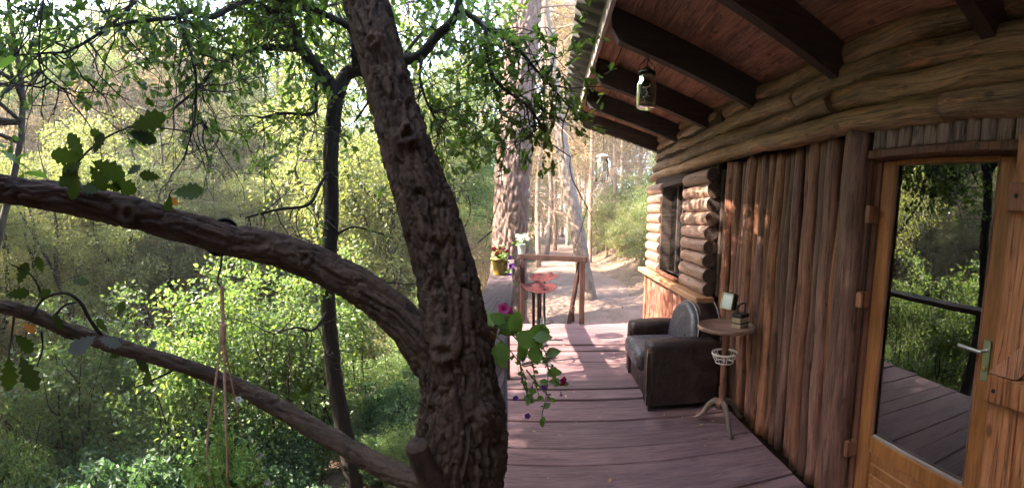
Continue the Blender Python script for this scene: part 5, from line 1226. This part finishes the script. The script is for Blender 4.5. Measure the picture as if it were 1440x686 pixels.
def build_stools():
    V, F = seat_mesh(); me = mkmesh('seat', V, F, M['red_metal'])
    for (x, y, h, rz, lab) in ((-.125, 4.62, .795, .15, 'red pierced metal tractor-seat stool on black legs, nearer the leather armchair'), (-.075, 5.42, .80, -.5, 'second red tractor-seat stool standing beside the end railing')):
        s = empty('bar_stool', (x, y, 0), rz, lab, 'stool', 'tractor-seat stools by the railing')
        o = obj('seat', me, s, (0, 0, h+.02), (.2, 0, 0)); o.scale = (1.1, 1.1, .8); md = o.modifiers.new('t', 'SOLIDIFY'); md.thickness = .006; sb = o.modifiers.new('s', 'SUBSURF'); sb.levels = 1; sb.render_levels = 1
        v, f = lathe([(.028, .0), (.028, .05), (.019, .06), (.019, .45), (.016, .455), (.016, h-.02), (.04, h-.012), (.05, h-.004)], 16); MB().add(v, f).build('column', M['black'], s)
        mb = MB(); mb.tube([(-.055, .0, .30), (-.055, 0, h-.01)], .016, 8, 2); mb.build('screw_post', M['red_metal'], s)
        for k in range(4):
            a = k*math.pi/2+.55; v, f = boxvf((.02, -.018, .004), (.24, .018, .03), .004); MB().add(xf(v, (0, 0, 0), (0, 0, a)), f).build('leg', M['black'], s, False)
        v, f, _ = tube([(.12*math.cos(t), .12*math.sin(t), .26) for t in np.linspace(0, 2*math.pi, 24)], .008, 6, 48, False); fr = obj('foot_ring', mkmesh('foot_ring', v, f, M['black']), s)
        mb = MB(); mb.tube([(.02, 0, .26), (.12, 0, .26)], .007, 6, 2); mb.tube([(-.02, 0, .26), (-.12, 0, .26)], .007, 6, 2); mb.build('ring_spoke', M['black'], s)
build_stools()

# ------------------------------------------------------------------ hanging jars
def build_jar(x, y, ztop, hj, rj, wire, label, lid='iron'):
    j = empty('hanging_jar', (x, y, 0), 0, label, 'jar', 'glass jars hung under the eave')
    z1 = ztop - wire; pr = [(rj*.80, z1), (rj*.80, z1-.03), (rj*.84, z1-.035), (rj*.98, z1-.06), (rj, z1-.075), (rj, z1-hj+.012), (rj*.95, z1-hj), (0, z1-hj)]
    v, f = lathe(pr, 36, False); MB().add(v, f).build('glass', M['jarglass'], j)
    ins = [(r*.95, z) for r, z in pr[:-2]] + [(rj*.9, z1-hj+.006), (0, z1-hj+.006)]
    v, f = lathe([(0, z1+.001), (rj*.86, z1+.001), (rj*.88, z1-.004), (rj*.88, z1+.024), (rj*.80, z1+.028), (rj*.45, z1+.045), (rj*.2, z1+.06), (0, z1+.06)], 28, False); MB().add(v, f).build('lid', M[lid], j)
    mb = MB()
    mb.tube([(-rj*.86, 0, z1+.01), (-rj*.7, 0, z1+.07), (-.02, 0, ztop-.04), (0, 0, ztop-.015), (.02, 0, ztop-.04), (rj*.7, 0, z1+.07), (rj*.86, 0, z1+.01)], .0025, 6, 40)
    mb.tube([(0, 0, z1+.055), (0, 0, ztop-.05), (.006, 0, ztop-.015), (0, 0, ztop+.012)], .004, 6, 16); mb.build('wire', M['iron'], j)
    # string of small lights curled in the glass
    rng = np.random.default_rng(3); pts = [(rj*.5*math.cos(t)*(.6+.4*math.sin(3*t)), rj*.55*math.sin(t*1.3), z1-.05-(hj-.08)*t/12) for t in np.linspace(0, 11, 30)]
    mb = MB(); mb.tube(pts, .0025, 5, 90); mb.build('light_string', M['brass'], j)
    v, f = lathe([(0, z1-hj+.01), (rj*.8, z1-hj+.01), (rj*.8, z1-hj+.02), (0, z1-hj+.024)], 24, False); MB().add(v, f).build('pebble_bed', M['rail'], j)
build_jar(.655, 3.09, zraf(.655, 3.12)-.005, .215, .068, .13, 'glass jar with wire bail hanging under the second rafter')
build_jar(.735, 6.30, zraf(.735, 6.24)+.02, .34, .105, .36, 'pale glass jar hanging from the last rafter by the roof end', 'white_metal')

# ------------------------------------------------------------------ flowers
def petunia_vf(r=1.0):
    v = []; f = []; n = 30
    for k in range(n):
        t = 2*math.pi*k/n; lob = 1 + .13*math.cos(5*t)
        for rr, z in ((.10, -.9), (.16, -.35), (.40, -.05), (.75*lob, .05), (1.0*lob, .0)): v.append((rr*math.cos(t)*r, rr*math.sin(t)*r, (z+.06*math.sin(10*t)*(rr > .7))*r))
    for k in range(n):
        for i in range(4): f.append((k*5+i, ((k+1) % n)*5+i, ((k+1) % n)*5+i+1, k*5+i+1))
    return v, f
PET_V, PET_F = petunia_vf()
flower_me = {k: mkmesh('flower', PET_V, PET_F, M[k]) for k in ('magenta', 'redp', 'purple', 'whitep', 'maroon')}
def flower(parent, p, size, kind, rng, face=None, squash=(1, 1, 1)):
    o = bpy.data.objects.new('flower', flower_me[kind]); link(o, parent)
    d = Vector(face) if face is not None else Vector((rng.uniform(-.6, .6), -1, rng.uniform(-.2, .8)))
    o.matrix_world = Matrix.Translation(Vector(p)) @ d.to_track_quat('Z', 'Y').to_matrix().to_4x4() @ Matrix.Diagonal((size*squash[0], size*squash[1], size*squash[2], 1)); return o
pet_leaf = mkmesh('leaf', *leaf_vf([(0, .02), (.1, .05), (.25, .22), (.45, .33), (.65, .30), (.85, .15), (1, 0)], .18, .2), M['leaf_pet'])
def build_trailing():
    D = 1.72; t = empty('trailing_petunia', (0, 0, 0), label='trailing magenta petunia spilling from the railing beside the near oak', cat='plant')
    rg = random.Random(4)
    # planter hooked on the rail, behind the trunk
    c = P(668, 440, D+.08); v, f = lathe([(.0, -.15), (.07, -.15), (.10, 0), (.105, .0), (.105, .012), (.095, .012), (.09, -.02), (0, -.02)], 24, False)
    MB().add(xf(v, (c[0], c[1], .965+.15)), f).build('pot', M['terra'], t)
    stems = [[(680, 455), (705, 462), (730, 470), (755, 480), (768, 500), (770, 540), (762, 585)], [(680, 450), (700, 440), (718, 448), (735, 455)], [(690, 465), (715, 490), (735, 520), (742, 550)], [(720, 470), (745, 500), (752, 530), (758, 560)],
             [(755, 485), (772, 520), (785, 540), (792, 538)], [(690, 470), (700, 500), (705, 515)], [(740, 520), (760, 545), (775, 560)], [(730, 500), (736, 540), (748, 565)]]
    mb = MB(); sp = []
    for s in stems:
        q = [P(x, y, D+rg.uniform(-.04, .04)) for x, y in s]; mb.tube(q, np.linspace(.0032, .0016, len(q)), 6, len(q)*5); sp.append(resample(q, 40))
    mb.build('stem', M['leaf_pet'], t)
    for px, py, s, a in [(700, 470, 40, 30), (708, 470, 38, 95), (705, 478, 36, -100), (716, 468, 36, 60), (722, 470, 42, -20), (735, 470, 40, 130), (742, 478, 34, 40), (750, 482, 34, -80), (757, 485, 32, 75), (762, 492, 32, 110), (765, 500, 26, 20), (768, 525, 26, 10), (748, 475, 30, 5), (728, 480, 30, -60), (698, 480, 34, -60), (694, 462, 30, 110), (712, 455, 28, 150), (768, 480, 26, 100),
                         (700, 500, 22, -60), (738, 490, 22, -120), (772, 540, 16, 160), (760, 588, 14, -70), (764, 575, 14, 40), (766, 560, 13, 180), (742, 548, 14, -20), (750, 555, 14, 200)]:
        place_leaf(t, px, py, D+rg.uniform(-.05, .05), s, a, .6, pet_leaf, rg)
    for i in range(90):
        s = sp[rg.choice([0, 2, 3, 4, 6, 7])]; q = s[rg.randint(12, 39)]; o = bpy.data.objects.new('leaf', pet_leaf); link(o, t)
        o.location = q; o.rotation_euler = (rg.uniform(-1.2, 1.2), rg.uniform(-1.2, 1.2), rg.uniform(0, 6.28)); o.scale = (rg.uniform(.014, .034),)*3
    flower(t, P(709, 434, D), .026, 'magenta', rg, (.2, -.8, .7)); flower(t, P(792, 536, D), .020, 'magenta', rg, (.8, -.7, -.1)); flower(t, P(716, 436, D+.03), .02, 'magenta', rg, (.7, -.4, .7))
    for px, py in ((734, 537), (789, 556), (752, 500), (738, 560), (748, 545), (730, 525)): flower(t, P(px, py, D), .022, 'maroon', rg, (rg.uniform(-.2, .2), rg.uniform(-.2, .2), -1), (.35, .35, 1))
    for px, py in ((725, 560), (742, 585), (700, 520), (735, 505), (765, 545)): flower(t, P(px, py, D), .012, 'purple', rg)
build_trailing()
def potted(label, x, y, z, r, h, potmat, fl, nf, fr, spread, fh, nl, trail=0, seed=1, name='flower_pot'):
    t = empty(name, (x, y, z), 0, label, 'flower pot'); rg = random.Random(seed); rng = np.random.default_rng(seed)
    v, f = lathe([(0, 0), (r*.78, 0), (r*.8, .004), (r, h*.88), (r*1.08, h*.89), (r*1.08, h), (r*.96, h), (r*.94, h*.86), (0, h*.86)], 32, False); MB().add(v, f).build('pot', potmat, t)
    n = nl; B_ = rng.normal(0, 1, (n, 3))*np.array([spread*.5, spread*.5, fh*.4]) + [0, 0, h+fh*.35]
    if trail:
        m = nl; k = rng.random(m); tr = np.stack([.6*r + k*.05 + rng.normal(0, .03, m), -.4*r + rng.normal(0, .04, m), h - k*trail], 1); B_ = np.concatenate([B_, tr])
    D_ = rng.normal(0, 1, B_.shape); N_ = rng.normal(0, .7, B_.shape) + [0, -.3, .8]
    v, f = many(BROAD_V, BROAD_F, B_, D_, N_, rng.uniform(.03, .055, len(B_))); obj('foliage', mkmesh('foliage', v, f, M['leaf_pet'], False), t)
    mb = MB()
    for k in range(14):
        e = B_[rng.integers(0, n)]; mb.tube([(0, 0, h*.85), e*.5+np.array([0, 0, h*.5]), e], .0025, 4, 8)
    if trail:
        for k in range(7): e = np.array([.6*r+rg.uniform(-.03, .06), -.4*r+rg.uniform(-.04, .04), h-trail*rg.uniform(.5, 1)]); mb.tube([(.3*r, -.2*r, h*.9), (r*.9, -.5*r, h), e], .0025, 4, 10)
    mb.build('stem', M['leaf_pet'], t)
    for k in range(nf):
        p = (rg.gauss(0, spread*.45), rg.gauss(-.03, spread*.4), h + fh*rg.uniform(.4, 1.05)); o = flower(t, (0, 0, 0), fr*rg.uniform(.7, 1.15), fl, rg); o.matrix_world = Matrix.Translation(p) @ o.matrix_world
    return t, rg
yp = P(708, 388, 5.0)
t, rg = potted('yellow pot with red flowers and trailing purple petunias on the plank railing', -.555, 4.72, .953, .088, .185, M['yellowpot'], 'redp', 8, .027, .08, .10, 70, .34, 3)
for k in range(9):
    o = flower(t, (0, 0, 0), .026*rg.uniform(.8, 1.2), 'purple', rg); o.matrix_world = Matrix.Translation((.10+rg.uniform(-.03, .06), -.06, .20-rg.uniform(0, .42))) @ o.matrix_world
potted('small pale green pot of white flowers on the end railing', -.44, 6.605, 1.038, .062, .15, M['bluepot'], 'whitep', 24, .028, .10, .14, 60, 0, 5)

# ------------------------------------------------------------------ macrame planter on the oak limb
def build_planter():
    D = .90; t = empty('hanging_planter', (0, 0, 0), label='macrame rope hanger with a bushy green succulent hung from the oak limb', cat='hanging planter')
    def rope(rows, w, nm='rope'):
        q = np.array([P(x, y, d) for x, y, d in rows]); n = len(rows)*22; c = resample(q, n); s = np.linspace(0, 1, n); mb = MB()
        for ph in (0, 2.09, 4.19):
            a = np.arange(n)*.62 + ph; o = np.stack([np.cos(a), np.sin(a), 0*a], 1)*w*.45; mb.tube(c+o, w*.55, 6)
        return mb.build(nm, M['rope'], t)
    rope([(312, 402, .895), (313, 430, .9), (314, 470, .9), (315, 500, .9)], .0042)
    rope([(314, 440, .9), (308, 500, .89), (300, 560, .87), (292, 610, .85), (293, 660, .85), (305, 720, .86)], .0026)
    rope([(315, 480, .9), (316, 540, .885), (318, 600, .87), (320, 660, .86), (320, 740, .86)], .0032)
    rope([(315, 480, .9), (330, 560, .93), (345, 640, .97), (345, 720, .96)], .0022)
    v, f, _ = tube([P(313, y, .9) for y in (455, 480)], .0075, 8, 8); obj('rope_knot', mkmesh('rope_knot', v, f, M['rope']), t)
    b = P(322, 705, .91); rr = .075; v, f = lathe([(0, -.11), (.052, -.11), (.075, 0), (.07, .0), (.066, -.015), (0, -.015)], 28, False); MB().add(xf(v, tuple(b)), f).build('pot', M['terra'], t)
    rng = np.random.default_rng(8); B_, D_, N_, L_ = [], [], [], []
    mb = MB()
    for k in range(70):
        a = rng.uniform(0, 6.28); r0 = .062*math.sqrt(rng.random()); h = rng.uniform(.09, .27)*(1.1-r0/.09); s = b + np.array([r0*math.cos(a), r0*math.sin(a), -.015]); e = s + np.array([math.cos(a)*.03, math.sin(a)*.03, h]) + rng.normal(0, .015, 3)
        c = resample([s, (s+e)/2 + rng.normal(0, .008, 3), e], 26); mb.tube(c[::5], .0016, 4)
        for q in c[3:]:
            for _ in range(3): B_.append(q); d = rng.normal(0, 1, 3); d[2] += .5; D_.append(d); N_.append(rng.normal(0, 1, 3)); L_.append(rng.uniform(.009, .018))
    mb.build('stem', M['succ'], t)
    v, f = many(RHOMB_V*np.array([.8, 1, 1]), RHOMB_F, *[np.array(x) for x in (B_, D_, N_, L_)]); obj('foliage', mkmesh('foliage', v, f, M['succ'], False), t)
    rg = random.Random(2)
    for px, py in ((336, 562), (358, 650), (376, 678), (365, 640), (352, 672)): flower(t, P(px, py, .88), .007, 'whitep', rg, None, (1, 1, 1.6))
build_planter()
#@@END
def build_haze(density):
    m = bpy.data.materials.new('haze'); m.use_nodes = True; N = m.node_tree.nodes; L = m.node_tree.links
    N.remove(N['Principled BSDF']); v = N.new('ShaderNodeVolumePrincipled'); v.inputs['Color'].default_value = (1.0, .95, .82, 1); v.inputs['Density'].default_value = density; v.inputs['Anisotropy'].default_value = .3
    L.new(v.outputs[0], N['Material Output'].inputs['Volume'])
    zs = [q.co.z for q in bpy.data.objects['ground'].data.vertices]
    o = box('haze', (-75, -45, min(zs)-1), (75, 115, max(zs)+22), None, None, 0); o.data.materials.clear(); o.data.materials.append(m)
    tag(o, 'thin sunlit haze in the woodland air', 'haze', kind='stuff')
build_haze(.002)
